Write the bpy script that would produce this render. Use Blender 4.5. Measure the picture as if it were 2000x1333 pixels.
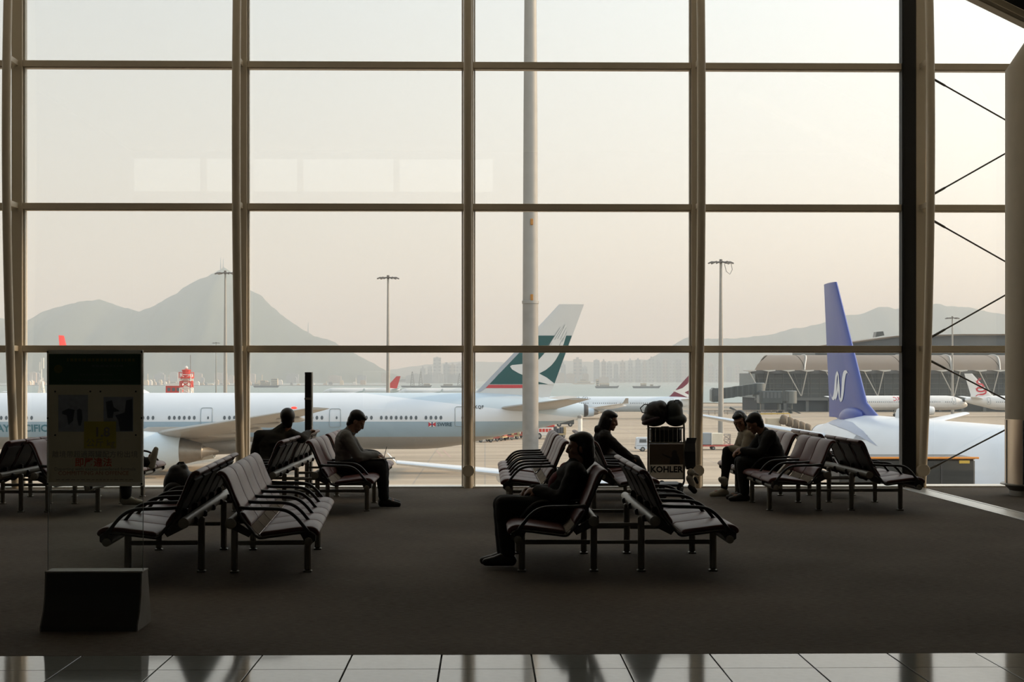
import bpy, bmesh, math, random
from mathutils import Vector, Matrix, noise

for o in list(bpy.data.objects):
    bpy.data.objects.remove(o)
S = bpy.context.scene
C = S.collection
R = math.radians
random.seed(7)

# ------------------------------------------------------------------ camera, sky, sun, exposure
EYE, F, HY = 1.6, 3000.0, 741.0            # eye height, focal length in pixels of a 2000 px wide frame, horizon row
YAW = 0.0176                               # camera turned a degree to the right of the glass wall's normal
APRON = EYE - 10.2                         # apron level below the lounge floor
cam = bpy.data.cameras.new('camera')
cam.sensor_width = 36; cam.lens = 36 * F / 2000
cam.shift_y = (HY - 666.5) / 2000
cam.clip_start = 0.1; cam.clip_end = 30000
camo = bpy.data.objects.new('camera', cam); C.objects.link(camo)
camo.location = (0, 0, EYE); camo.rotation_euler = (R(90), 0, -YAW)
S.camera = camo
S.view_settings.view_transform = 'Standard'; S.view_settings.look = 'None'
S.view_settings.exposure = 0.0; S.view_settings.gamma = 1.0
S.view_settings.use_curve_mapping = False

SUN_AZ, SUN_EL = R(80), R(22)              # azimuth from +Y towards +X
SUN = Vector((math.cos(SUN_EL) * math.sin(SUN_AZ), math.cos(SUN_EL) * math.cos(SUN_AZ), math.sin(SUN_EL)))
sl = bpy.data.lights.new('sun', 'SUN'); sl.energy = 5.2; sl.angle = R(2.0); sl.color = (1.0, 0.74, 0.49)
so = bpy.data.objects.new('sun', sl); C.objects.link(so)
so.rotation_euler = (-SUN).to_track_quat('-Z', 'Y').to_euler()

w = bpy.data.worlds.new('sky'); S.world = w; w.use_nodes = True
nt = w.node_tree; nt.nodes.clear()
def N(t, **k):
    n = nt.nodes.new(t)
    for a, b in k.items(): setattr(n, a, b)
    return n
tc = N('ShaderNodeTexCoord'); sep = N('ShaderNodeSeparateXYZ'); nt.links.new(tc.outputs['Generated'], sep.inputs[0])
ramp = N('ShaderNodeValToRGB'); nt.links.new(sep.outputs['Z'], ramp.inputs[0])
e = ramp.color_ramp.elements
e[0].position = 0.0; e[0].color = (0.95, 0.80, 0.625, 1)
e[1].position = 0.9; e[1].color = (0.58, 0.66, 0.76, 1)
for p, c in ((0.06, (0.925, 0.85, 0.725, 1)), (0.14, (0.84, 0.82, 0.77, 1)), (0.26, (0.73, 0.76, 0.78, 1))):
    q = e.new(p); q.color = c
dot = N('ShaderNodeVectorMath', operation='DOT_PRODUCT'); nt.links.new(tc.outputs['Generated'], dot.inputs[0])
dot.inputs[1].default_value = SUN
mr = N('ShaderNodeMapRange'); nt.links.new(dot.outputs['Value'], mr.inputs[0])
mr.inputs[1].default_value = -0.25; mr.inputs[2].default_value = 1.0; mr.inputs[3].default_value = 0.0; mr.inputs[4].default_value = 1.0
pw = N('ShaderNodeMath', operation='POWER'); nt.links.new(mr.outputs[0], pw.inputs[0]); pw.inputs[1].default_value = 1.9
ml = N('ShaderNodeMath', operation='MULTIPLY_ADD'); nt.links.new(pw.outputs[0], ml.inputs[0]); ml.inputs[1].default_value = 2.3; ml.inputs[2].default_value = 1.0
bg = N('ShaderNodeBackground'); nt.links.new(ramp.outputs[0], bg.inputs[0]); nt.links.new(ml.outputs[0], bg.inputs[1])
wo = N('ShaderNodeOutputWorld'); nt.links.new(bg.outputs[0], wo.inputs[0])

# ------------------------------------------------------------------ from the photograph's columns and rows to places
CY, SY = math.cos(YAW), math.sin(YAW)
def at(px, py, d):
    """the place seen at column px, row py at depth d in front of the camera"""
    xc = (px - 1000) / F * d
    return Vector((xc * CY + d * SY, -xc * SY + d * CY, EYE - (py - HY) / F * d))
def X(px, d): return at(px, HY, d).x
def XY(px, Y):
    """X of column px on the plane at world Y"""
    t = (px - 1000) / F
    return Y * (t * CY + SY) / (CY - t * SY)

# ------------------------------------------------------------------ materials
MATS = {}
def mat(name, col, rough=0.6, metal=0.0, var=0.12, scale=6.0, bump=0.0, bscale=60.0, spec=0.5, coat=0.0, emit=None):
    if name in MATS: return MATS[name]
    m = bpy.data.materials.new(name); m.use_nodes = True
    t = m.node_tree; b = t.nodes['Principled BSDF']
    b.inputs['Roughness'].default_value = rough; b.inputs['Metallic'].default_value = metal
    b.inputs['Specular IOR Level'].default_value = spec; b.inputs['Coat Weight'].default_value = coat
    tcn = t.nodes.new('ShaderNodeTexCoord')
    nz = t.nodes.new('ShaderNodeTexNoise'); nz.inputs['Scale'].default_value = scale; nz.inputs['Detail'].default_value = 3
    t.links.new(tcn.outputs['Object'], nz.inputs['Vector'])
    mx = t.nodes.new('ShaderNodeMix'); mx.data_type = 'RGBA'
    mx.inputs[6].default_value = tuple(c * (1 - var) for c in col) + (1,)
    mx.inputs[7].default_value = tuple(min(1, c * (1 + var)) for c in col) + (1,)
    t.links.new(nz.outputs['Fac'], mx.inputs[0]); t.links.new(mx.outputs[2], b.inputs['Base Color'])
    if bump:
        n2 = t.nodes.new('ShaderNodeTexNoise'); n2.inputs['Scale'].default_value = bscale; n2.inputs['Detail'].default_value = 4
        t.links.new(tcn.outputs['Object'], n2.inputs['Vector'])
        bp = t.nodes.new('ShaderNodeBump'); bp.inputs['Strength'].default_value = bump; bp.inputs['Distance'].default_value = 0.02
        t.links.new(n2.outputs['Fac'], bp.inputs['Height']); t.links.new(bp.outputs[0], b.inputs['Normal'])
    if emit:
        b.inputs['Emission Color'].default_value = emit[0] + (1,); b.inputs['Emission Strength'].default_value = emit[1]
    MATS[name] = m
    return m

def glass_mat():
    m = bpy.data.materials.new('window_glass'); m.use_nodes = True; t = m.node_tree; t.nodes.clear()
    tr = t.nodes.new('ShaderNodeBsdfTransparent'); tr.inputs[0].default_value = (0.955, 0.975, 0.965, 1)
    gl = t.nodes.new('ShaderNodeBsdfGlossy'); gl.inputs['Roughness'].default_value = 0.0
    nz = t.nodes.new('ShaderNodeTexNoise'); nz.inputs['Scale'].default_value = 0.6
    tcn = t.nodes.new('ShaderNodeTexCoord'); t.links.new(tcn.outputs['Object'], nz.inputs['Vector'])
    cr = t.nodes.new('ShaderNodeMapRange'); cr.inputs[3].default_value = 0.92; cr.inputs[4].default_value = 1.0
    t.links.new(nz.outputs['Fac'], cr.inputs[0]); t.links.new(cr.outputs[0], gl.inputs[0])
    lw = t.nodes.new('ShaderNodeLayerWeight'); lw.inputs[0].default_value = 0.5          # Schlick reflection, the same from both sides
    p5 = t.nodes.new('ShaderNodeMath'); p5.operation = 'POWER'; t.links.new(lw.outputs['Facing'], p5.inputs[0]); p5.inputs[1].default_value = 5
    fr = t.nodes.new('ShaderNodeMath'); fr.operation = 'MULTIPLY_ADD'; t.links.new(p5.outputs[0], fr.inputs[0]); fr.inputs[1].default_value = 0.96; fr.inputs[2].default_value = 0.04
    mx = t.nodes.new('ShaderNodeMixShader'); t.links.new(fr.outputs[0], mx.inputs[0])
    t.links.new(tr.outputs[0], mx.inputs[1]); t.links.new(gl.outputs[0], mx.inputs[2])
    o = t.nodes.new('ShaderNodeOutputMaterial'); t.links.new(mx.outputs[0], o.inputs[0])
    return m

frame_m = mat('beige_painted_steel', (0.60, 0.525, 0.40), 0.45, 0, 0.05)
dark_m = mat('black_joint', (0.012, 0.012, 0.012), 0.6)
glass_m = glass_mat()
white_paint = mat('white_paint', (0.80, 0.81, 0.80), 0.35, 0, 0.03, 0.4)
steel_m = mat('brushed_steel', (0.66, 0.56, 0.45), 0.36, 1.0, 0.08, 3)
galv_m = mat('galvanised_pole', (0.32, 0.31, 0.29), 0.55, 0.1, 0.12, 2.0)

# ------------------------------------------------------------------ mesh helpers
class MB:
    def __init__(s): s.v = []; s.f = []; s.m = []
    def add(s, vs, fs, mi=0):
        k = len(s.v); s.v += [tuple(p) for p in vs]
        s.f += [tuple(i + k for i in f) for f in fs]; s.m += [mi] * len(fs)
        return s
    def box(s, x0, x1, y0, y1, z0, z1, M=None, mi=0):
        vs = [Vector(p) for p in ((x0,y0,z0),(x1,y0,z0),(x1,y1,z0),(x0,y1,z0),(x0,y0,z1),(x1,y0,z1),(x1,y1,z1),(x0,y1,z1))]
        if M: vs = [M @ p for p in vs]
        return s.add(vs, [(0,3,2,1),(4,5,6,7),(0,1,5,4),(1,2,6,5),(2,3,7,6),(3,0,4,7)], mi)
    def cbox(s, x0, x1, y0, y1, z0, z1, b=0.01, M=None, mi=0):
        """box with chamfered edges"""
        vs = []; ids = {}
        X_, Y_, Z_ = (x0, x1), (y0, y1), (z0, z1)
        for i in (0, 1):
            for j in (0, 1):
                for k in (0, 1):
                    sx, sy, sz = (1, -1)[i] * b, (1, -1)[j] * b, (1, -1)[k] * b
                    for a in range(3):
                        p = [X_[i] + sx, Y_[j] + sy, Z_[k] + sz]
                        p[a] = (X_[i], Y_[j], Z_[k])[a]
                        ids[(i, j, k, a)] = len(vs); vs.append(Vector(p))
        if M: vs = [M @ p for p in vs]
        g = lambda i, j, k, a: ids[(i, j, k, a)]
        fs = []
        for s_ in (0, 1):
            fs.append([g(s_,0,0,0), g(s_,1,0,0), g(s_,1,1,0), g(s_,0,1,0)])
            fs.append([g(0,s_,0,1), g(1,s_,0,1), g(1,s_,1,1), g(0,s_,1,1)])
            fs.append([g(0,0,s_,2), g(1,0,s_,2), g(1,1,s_,2), g(0,1,s_,2)])
        for i in (0, 1):
            for j in (0, 1):
                fs.append([g(i,j,0,0), g(i,j,0,1), g(i,j,1,1), g(i,j,1,0)])
                fs.append([g(i,0,j,0), g(i,0,j,2), g(i,1,j,2), g(i,1,j,0)])
                fs.append([g(0,i,j,1), g(0,i,j,2), g(1,i,j,2), g(1,i,j,1)])
                for k in (0, 1): fs.append([g(i,j,k,0), g(i,j,k,1), g(i,j,k,2)])
        return s.add(vs, fs, mi)
    def tube(s, pts, r, n=8, cap=True, mi=0, closed=False):
        pts = [Vector(p) for p in pts]; m = len(pts)
        rs = r if isinstance(r, (list, tuple)) else [r] * m
        rings = []; up = None
        for i, p in enumerate(pts):
            if closed: t = pts[(i + 1) % m] - pts[i - 1]
            else: t = pts[min(i + 1, m - 1)] - pts[max(i - 1, 0)]
            t.normalize()
            if up is None:
                up = Vector((0, 0, 1)) if abs(t.z) < 0.9 else Vector((1, 0, 0))
            u = (up - t * up.dot(t)).normalized(); up = u; q = t.cross(u)
            rings.append([p + (u * math.cos(a) + q * math.sin(a)) * rs[i] for a in (2 * math.pi * k / n for k in range(n))])
        return s.loft(rings, cap and not closed, mi, closed)
    def loft(s, rings, cap=True, mi=0, closed=False):
        n = len(rings[0]); k = len(rings); vs = [p for r_ in rings for p in r_]; fs = []
        for i in range(k if closed else k - 1):
            a, b = i * n, ((i + 1) % k) * n
            for j in range(n):
                j2 = (j + 1) % n
                fs.append((a + j, a + j2, b + j2, b + j))
        if cap:
            fs.append(tuple(range(n - 1, -1, -1))); fs.append(tuple((k - 1) * n + j for j in range(n)))
        return s.add(vs, fs, mi)
    def lathe(s, prof, n=16, M=None, mi=0, cap=True):
        """profile of (radius, height) turned about local z"""
        rings = []
        for r_, z in prof:
            ring = [Vector((r_ * math.cos(a), r_ * math.sin(a), z)) for a in (2 * math.pi * k / n for k in range(n))]
            rings.append([M @ p for p in ring] if M else ring)
        return s.loft(rings, cap, mi)
    def prism(s, poly, y0, y1, axis='y', mi=0, M=None):
        mk = {'y': lambda a, b, t: Vector((a, t, b)), 'x': lambda a, b, t: Vector((t, a, b)), 'z': lambda a, b, t: Vector((a, b, t))}[axis]
        rings = [[mk(a, b, t) for a, b in poly] for t in (y0, y1)]
        if M: rings = [[M @ p for p in r_] for r_ in rings]
        return s.loft(rings, True, mi)
    def sphere(s, c, r, nu=12, nv=8, M=None, mi=0):
        c = Vector(c); rr = Vector(r) if isinstance(r, (list, tuple, Vector)) else Vector((r, r, r))
        vs = [Vector((0, 0, -1))]
        for i in range(1, nv):
            a = -math.pi / 2 + math.pi * i / nv
            vs += [Vector((math.cos(a) * math.cos(2*math.pi*j/nu), math.cos(a) * math.sin(2*math.pi*j/nu), math.sin(a))) for j in range(nu)]
        vs.append(Vector((0, 0, 1)))
        fs = []
        for j in range(nu):
            j2 = (j + 1) % nu
            fs.append((0, 1 + j2, 1 + j))
            for i in range(nv - 2):
                a = 1 + i * nu; b = a + nu
                fs.append((a + j, a + j2, b + j2, b + j))
            a = 1 + (nv - 2) * nu
            fs.append((a + j, a + j2, len(vs) - 1))
        out = []
        for p in vs:
            q = Vector((p.x * rr.x, p.y * rr.y, p.z * rr.z))
            if M: q = M @ q
            out.append(c + q)
        return s.add(out, fs, mi)
    def mesh(s, name, mats, smooth=35):
        me = bpy.data.meshes.new(name); me.from_pydata(s.v, [], s.f)
        for m in (mats if isinstance(mats, (list, tuple)) else [mats]): me.materials.append(m)
        if any(s.m): me.polygons.foreach_set('material_index', s.m)
        bm = bmesh.new(); bm.from_mesh(me); bmesh.ops.recalc_face_normals(bm, faces=bm.faces); bm.to_mesh(me); bm.free()
        if smooth:
            me.polygons.foreach_set('use_smooth', [True] * len(me.polygons))
            me.set_sharp_from_angle(angle=R(smooth))
        me.update()
        return me
    def build(s, name, mats, parent=None, smooth=35, loc=None):
        return put(name, s.mesh(name, mats, smooth), parent, loc)

def put(name, data, parent=None, loc=None, rot=None):
    o = bpy.data.objects.new(name, data); C.objects.link(o)
    if parent: o.parent = parent
    if loc is not None: o.location = loc
    if rot is not None: o.rotation_euler = rot
    return o
def tag(o, label=None, cat=None, group=None, kind=None):
    for k, v in (('label', label), ('category', cat), ('group', group), ('kind', kind)):
        if v: o[k] = v
    return o
def thing(name, label, cat, loc=(0, 0, 0), rz=0.0, group=None):
    return tag(put(name, None, None, loc, (0, 0, rz)), label, cat, group)
def struct(name, mb, m, smooth=35):
    return tag(mb.build(name, m, None, smooth), kind='structure')

def text_mb(txt, size, fn, mi=0, mb=None, align='LEFT', bold=0.0, spacing=1.0, cuts=0):
    """flat lettering; fn maps (u, v) to a place"""
    cu = bpy.data.curves.new('lettering', 'FONT'); cu.body = txt; cu.size = size; cu.align_x = align
    cu.resolution_u = 2; cu.offset = bold; cu.space_character = spacing
    o = bpy.data.objects.new('lettering', cu); C.objects.link(o)
    dg = bpy.context.evaluated_depsgraph_get(); me = o.evaluated_get(dg).to_mesh()
    mb = mb or MB()
    bm = bmesh.new(); bm.from_mesh(me)
    if cuts:
        bmesh.ops.triangulate(bm, faces=bm.faces)
        bmesh.ops.subdivide_edges(bm, edges=bm.edges, cuts=cuts)
    bm.verts.ensure_lookup_table(); bm.verts.index_update()
    mb.add([fn(p.co.x, p.co.y) for p in bm.verts], [[q.index for q in f.verts] for f in bm.faces], mi)
    bm.free(); o.evaluated_get(dg).to_mesh_clear()
    bpy.data.objects.remove(o); bpy.data.curves.remove(cu)
    return mb
def poly_mb(poly, fn, mi=0, mb=None, cuts=2):
    """a flat polygon in (u, v), cut finely enough to follow a curved surface"""
    mb = mb or MB(); bm = bmesh.new()
    vs = [bm.verts.new((a, b, 0)) for a, b in poly]
    try: bm.faces.new(vs)
    except ValueError: return mb
    bmesh.ops.triangulate(bm, faces=bm.faces)
    for _ in range(cuts): bmesh.ops.subdivide_edges(bm, edges=bm.edges, cuts=1, use_grid_fill=True)
    bmesh.ops.triangulate(bm, faces=bm.faces)
    bm.verts.index_update()
    mb.add([fn(p.co.x, p.co.y) for p in bm.verts], [[q.index for q in f.verts] for f in bm.faces], mi)
    bm.free()
    return mb

# ================================================================== THE LOUNGE SHELL
GW = 22.7                                   # the glass wall stands at Y = GW
MPX = [37, 474, 915, 1359, 1795]            # window posts by column
MX = [XY(p, GW) for p in MPX]
BAY = (MX[4] - MX[0]) / 4
MX = [MX[0] - 2 * BAY, MX[0] - BAY] + MX + [MX[4] + BAY * k for k in (1, 2, 3)]
ZT = [2.05, 4.14, 6.23, 8.32]               # transom heights
ZTOP = 10.4
XL, XR, YB = MX[0] - 0.1, MX[-1] + 0.1, -14.0
EDGE = EYE * F / (1279 - HY)                # depth where carpet meets tiles

def carpet_mat():
    m = bpy.data.materials.new('carpet'); m.use_nodes = True; t = m.node_tree; b = t.nodes['Principled BSDF']
    b.inputs['Roughness'].default_value = 0.95; b.inputs['Specular IOR Level'].default_value = 0.15
    tcn = t.nodes.new('ShaderNodeTexCoord'); mp = t.nodes.new('ShaderNodeMapping'); mp.inputs['Scale'].default_value = (9, 40, 1)
    t.links.new(tcn.outputs['Object'], mp.inputs[0])
    nz = t.nodes.new('ShaderNodeTexNoise'); nz.inputs['Scale'].default_value = 1.6; nz.inputs['Detail'].default_value = 6; nz.inputs['Roughness'].default_value = 0.7
    t.links.new(mp.outputs[0], nz.inputs['Vector'])
    n3 = t.nodes.new('ShaderNodeTexNoise'); n3.inputs['Scale'].default_value = 0.5; t.links.new(tcn.outputs['Object'], n3.inputs['Vector'])
    ad = t.nodes.new('ShaderNodeMath'); ad.operation = 'MULTIPLY_ADD'; ad.inputs[1].default_value = 0.5
    t.links.new(n3.outputs['Fac'], ad.inputs[0]); t.links.new(nz.outputs['Fac'], ad.inputs[2])
    r = t.nodes.new('ShaderNodeValToRGB'); t.links.new(ad.outputs[0], r.inputs[0])
    r.color_ramp.elements[0].position = 0.5; r.color_ramp.elements[0].color = (0.068, 0.055, 0.043, 1)
    r.color_ramp.elements[1].position = 1.0; r.color_ramp.elements[1].color = (0.20, 0.17, 0.138, 1)
    t.links.new(r.outputs[0], b.inputs['Base Color'])
    n2 = t.nodes.new('ShaderNodeTexNoise'); n2.inputs['Scale'].default_value = 140; t.links.new(tcn.outputs['Object'], n2.inputs['Vector'])
    bp = t.nodes.new('ShaderNodeBump'); bp.inputs['Strength'].default_value = 0.5; bp.inputs['Distance'].default_value = 0.01
    t.links.new(n2.outputs['Fac'], bp.inputs['Height']); t.links.new(bp.outputs[0], b.inputs['Normal'])
    return m
struct('floor', MB().box(XL, XR, EDGE, GW - 0.12, -0.4, 0.0), carpet_mat(), 0)
# polished tile floor nearer the camera: a grout bed with the tiles laid on it
tile_m = mat('polished_tile', (0.30, 0.31, 0.29), 0.07, 0, 0.10, 22, 0.0)
grout_m = mat('tile_grout', (0.05, 0.05, 0.048), 0.8)
tf = tag(MB().box(XL, XR, YB, EDGE, -0.4, -0.014).build('floor_tiled', grout_m, None, 0), kind='structure')
TW = 0.519; T0 = X(863, EDGE); TD = 0.44
tmesh = MB().cbox(0.004, TW - 0.004, 0.003, TD - 0.003, -0.016, 0.0, 0.0015).mesh('tile', tile_m, 0)
for j in range(7):
    for i in range(-9, 9):
        put('tile', tmesh, tf, (T0 + i * TW, EDGE - 0.004 - (j + 1) * TD, 0.0005 * ((i * 7 + j * 3) % 3 - 1)))
m_ = MB()
ye = EDGE - 0.004 - 7 * TD
m_.box(XL, XR, YB, ye, -0.014, -0.0005); m_.box(XL, T0 - 9 * TW, ye, EDGE, -0.014, -0.0005); m_.box(T0 + 9 * TW, XR, ye, EDGE, -0.014, -0.0005)
tag(m_.build('tile_field', tile_m, tf, 0), kind='stuff')
# expansion joint cover in the carpet
xj = X(1768, 22.3)
jm = mat('joint_cover_metal', (0.62, 0.61, 0.57), 0.32, 0.6, 0.15, 5)
tr = MB(); tr.cbox(xj - 0.02, xj + 0.03, EDGE + 5.2, GW - 0.2, 0.0, 0.008, 0.002)
tr.cbox(xj + 0.045, xj + 0.26, EDGE + 5.2, GW - 0.2, 0.0, 0.006, 0.002); tr.cbox(xj + 0.275, xj + 0.32, EDGE + 5.2, GW - 0.2, 0.0, 0.008, 0.002)
struct('trim_1', tr, jm, 0)
# ceiling, back and side walls
ceil_m = mat('ceiling_panels', (0.72, 0.70, 0.66), 0.8)
wall_m = mat('lounge_wall', (0.11, 0.10, 0.09), 0.8)
struct('ceiling', MB().box(XL, XR, YB, GW + 0.3, ZTOP, ZTOP + 0.3), ceil_m, 0)
struct('roof_eave', MB().box(XL - 1, XR + 3, GW + 0.3, GW + 2.9, ZTOP - .05, ZTOP + 0.3), ceil_m, 0)
CX0, CX1, CZ0, CZ1 = -14.6, 0.3, 8.85, 10.15                 # high strip window in the rear wall
struct('wall_back', MB().box(XL, XR, YB - 0.3, YB, -0.4, CZ0).box(XL, CX0, YB - 0.3, YB, CZ0, ZTOP).box(CX1, XR, YB - 0.3, YB, CZ0, ZTOP).box(CX0, CX1, YB - 0.3, YB, CZ1, ZTOP), wall_m, 0)
w2 = tag(put('window_2', None, None, (0, YB - .15, 0)), kind='structure')
for k in range(4):
    a, b = CX0 + (CX1 - CX0) * k / 4, CX0 + (CX1 - CX0) * (k + 1) / 4
    MB().box(a + .12, b - .12, -.01, .01, CZ0, CZ1).build('pane', glass_m, w2, 0)
    MB().cbox(a - .12, a + .12, -.1, .1, CZ0, CZ1, .01).build('mullion', frame_m, w2, 0)
struct('wall_left', MB().box(XL - 0.3, XL, YB, GW + 0.2, -0.4, ZTOP), wall_m, 0)
struct('wall_right', MB().box(XR, XR + 0.3, YB, GW + 0.2, -0.4, ZTOP), wall_m, 0)
struct('trim_2', MB().box(XL, XR, GW - 0.13, GW + 0.3, -0.5, 0.02), mat('sill_metal', (0.72, 0.71, 0.66), 0.35, 0.2, 0.04), 0)

# ------------------------------------------------------------------ the glass wall: posts, transoms, panes, bowed tubes
gw = tag(put('window_1', None, None, (0, GW, 0)), kind='structure')
post = MB().cbox(-0.075, 0.075, -0.10, 0.16, 0.0, ZTOP, 0.006).mesh('post', frame_m, 0)
for x in MX: put('post', post, gw, (x, 0, 0))
for i in range(len(MX) - 1):
    a, b = MX[i] + 0.075, MX[i + 1] - 0.075
    tm = MB(); tm.cbox(0, b - a, -0.085, 0.10, -0.045, 0.045, 0.004); tm.box(0, b - a, -0.05, 0.08, -0.058, -0.047)
    tm = tm.mesh('transom', frame_m, 0)
    zs = [0.02] + ZT + [ZTOP]
    for z in ZT: put('transom', tm, gw, (a, 0, z))
    for k in range(5):
        put('pane', MB().box(-0.0, b - a, 0.03, 0.04, zs[k] + (0.045 if k else 0), zs[k + 1] - 0.045).mesh('pane', glass_m, 0), gw, (a, 0, 0))
# gaskets: thin pale outlines beside the posts
gk = MB().box(-0.10, -0.08, -0.03, 0.05, 0, ZTOP).box(0.08, 0.10, -0.03, 0.05, 0, ZTOP).mesh('gasket', mat('gasket_white', (0.6, 0.58, 0.52), 0.5), 0)
for x in MX: put('gasket', gk, gw, (x, 0, 0))
# black movement joint panel beside the fifth post
mj = MB().box(-0.285, -0.08, -0.12, 0.05, 0.0, ZTOP); mj.box(-0.27, -0.255, -0.135, -0.12, 0, ZTOP)
tag(mj.build('joint_panel', dark_m, gw, 0, (MX[6], 0, 0)), 'black movement joint strip')
# bowed tubes that stiffen each post, with stubs at the transoms and a pin at the foot
def bow(z):
    t = max(0.0, min(1.0, z / ZTOP)); return 0.14 + 0.46 * math.sin(math.pi * min(1, t * 1.02 + 0.0)) ** 0.9
for x in MX:
    pts = [(0, -bow(z) , z) for z in [ZTOP * k / 40 for k in range(41)]]
    tb = MB().tube(pts, 0.062, 16); put('bow_tube', tb.mesh('bow_tube', frame_m, 40), gw, (x, 0, 0))
    st = MB()
    for z in ZT: st.cbox(-0.022, 0.022, -bow(z), -0.08, z - 0.04, z + 0.04, 0.004)
    for z in ZT: put('stub', MB().cbox(-0.022, 0.022, -bow(z), -0.08, -0.04, 0.04, 0.004).mesh('stub', frame_m, 0), gw, (x, 0, z))
    pin = MB().lathe([(0.0, -0.05), (0.085, -0.05), (0.09, -0.045), (0.09, 0.045), (0.085, 0.05), (0, 0.05)], 20, Matrix.Rotation(R(90), 4, 'X'), cap=False)
    put('foot_pin', pin.mesh('foot_pin', frame_m), gw, (x, -bow(0.3) - 0.02, 0.26))
# crossed tie rods in the bays at the right, inside the glass
rod_m = mat('tie_rod', (0.09, 0.085, 0.075), 0.45, 0.4)
for bay in (6, 7):
    zs = [0.12] + ZT + [ZTOP]
    for k in range(3):
        a, b = MX[bay] + 0.08, MX[bay + 1] - 0.08
        for z0, z1 in ((zs[k] + 0.14, zs[k + 1] - 0.16), (zs[k + 1] - 0.16, zs[k] + 0.14)):
            p, q = Vector((a, -0.18, z0)), Vector((b, -0.18 - (0.04 if z0 > z1 else 0), z1)); u = (q - p).normalized()
            rd = MB().tube([p, p + u * 0.04, p + u * 0.28, p + u * 0.30, q - u * 0.30, q - u * 0.28, q - u * 0.04, q], [0.010, 0.018, 0.018, 0.012, 0.012, 0.018, 0.018, 0.010], 8)
            put('tie_rod', rd.mesh('tie_rod', rod_m), gw)

# ------------------------------------------------------------------ round column at the right edge
cx_, cy_ = X(2028, 21.3), 21.0
col = tag(put('column', None, None, (cx_, cy_, 0)), 'beige round column with brushed steel cladding at its foot', 'column')
colm = mat('column_render', (0.45, 0.40, 0.31), 0.6, 0, 0.05)
zc_ = EYE + (HY - 120) / F * 20.6
MB().lathe([(0.495, 1.04), (0.495, zc_), (0.02, zc_ + 0.72)], 48).build('shaft', colm, col)
MB().lathe([(0.50, 0.14), (0.50, 1.05)], 48).build('cladding', steel_m, col)
sm_ = MB().box(-0.502, -0.496, -0.02, 0.02, 0.16, 1.04); sm_.box(-0.39, -0.365, -0.345, -0.32, 0.16, 1.04); sm_.build('seam', dark_m, col, 0)
MB().lathe([(0.44, 0.0), (0.44, 0.07), (0.50, 0.135), (0.56, 0.15), (0.56, 0.165), (0.50, 0.17)], 48).build('foot_rail', mat('rail_metal', (0.2, 0.19, 0.17), 0.4, 0.5), col)
# sloping roof rib and dark roof panels at the upper right corner
rb = tag(put('roof_edge', None, None, (0, 0, 0)), kind='structure')
def rpt(px, py, d=18.0): return at(px, py, d)
p0, p1 = rpt(1700, -97), rpt(2400, 246)
u = (p1 - p0).normalized(); nrm = Vector((-u.z, 0, u.x))
Mx = Matrix(((u.x, 0, nrm.x, p0.x), (u.y, 1, 0, p0.y), (u.z, 0, nrm.z, p0.z), (0, 0, 0, 1)))
LN = (p1 - p0).length
MB().cbox(0, LN, -0.10, 0.10, 0.0, 0.055, 0.01, Mx).build('rib', frame_m, rb, 0)
MB().cbox(0, LN, -0.02, 0.16, 0.056, 0.16, 0.01, Mx).build('rib', frame_m, rb, 0)
for k in range(12):
    MB().box(k * LN / 12 + 0.012, (k + 1) * LN / 12 - 0.012, 0.05, 0.12, 0.165, 0.9, Mx).build('panel', dark_m, rb, 0)
MB().box(0, LN, 0.07, 0.14, 0.16, 0.93, Mx).build('panel_frame', mat('panel_grid', (0.10, 0.09, 0.08), 0.6), rb, 0)

# fill lights added over the seating, out of view, to brighten the lounge
lum_m = mat('fill_light_emitter', (0.8, 0.8, 0.78), .4, emit=((1.0, 0.88, 0.68), 4.6)); lum_b = mat('fill_light_body', (0.5, 0.5, 0.48), .5)
lb_me = MB().cbox(-1.6, 1.6, -.16, .16, 0.0, .12, .02).mesh('housing', lum_b, 0); ld_me = MB().box(-1.55, 1.55, -.13, .13, -.012, 0.0).mesh('fill_panel', lum_m, 0); lr_me = MB().tube([(0, 0, .12), (0, 0, .42)], .01, 6).mesh('hanger', lum_b)
for j, y in enumerate((20.4, 17.4)):
    for i in range(9):
        t_ = thing('added_fill_light', 'long fill light added out of view above the lounge', 'ceiling light', (-16.5 + i * 4.0, y, ZTOP - .42), 0, 'added fill lights of the lounge')
        put('housing', lb_me, t_); put('fill_panel', ld_me, t_); put('hanger', lr_me, t_, (-1.2, 0, 0)); put('hanger', lr_me, t_, (1.2, 0, 0))

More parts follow.
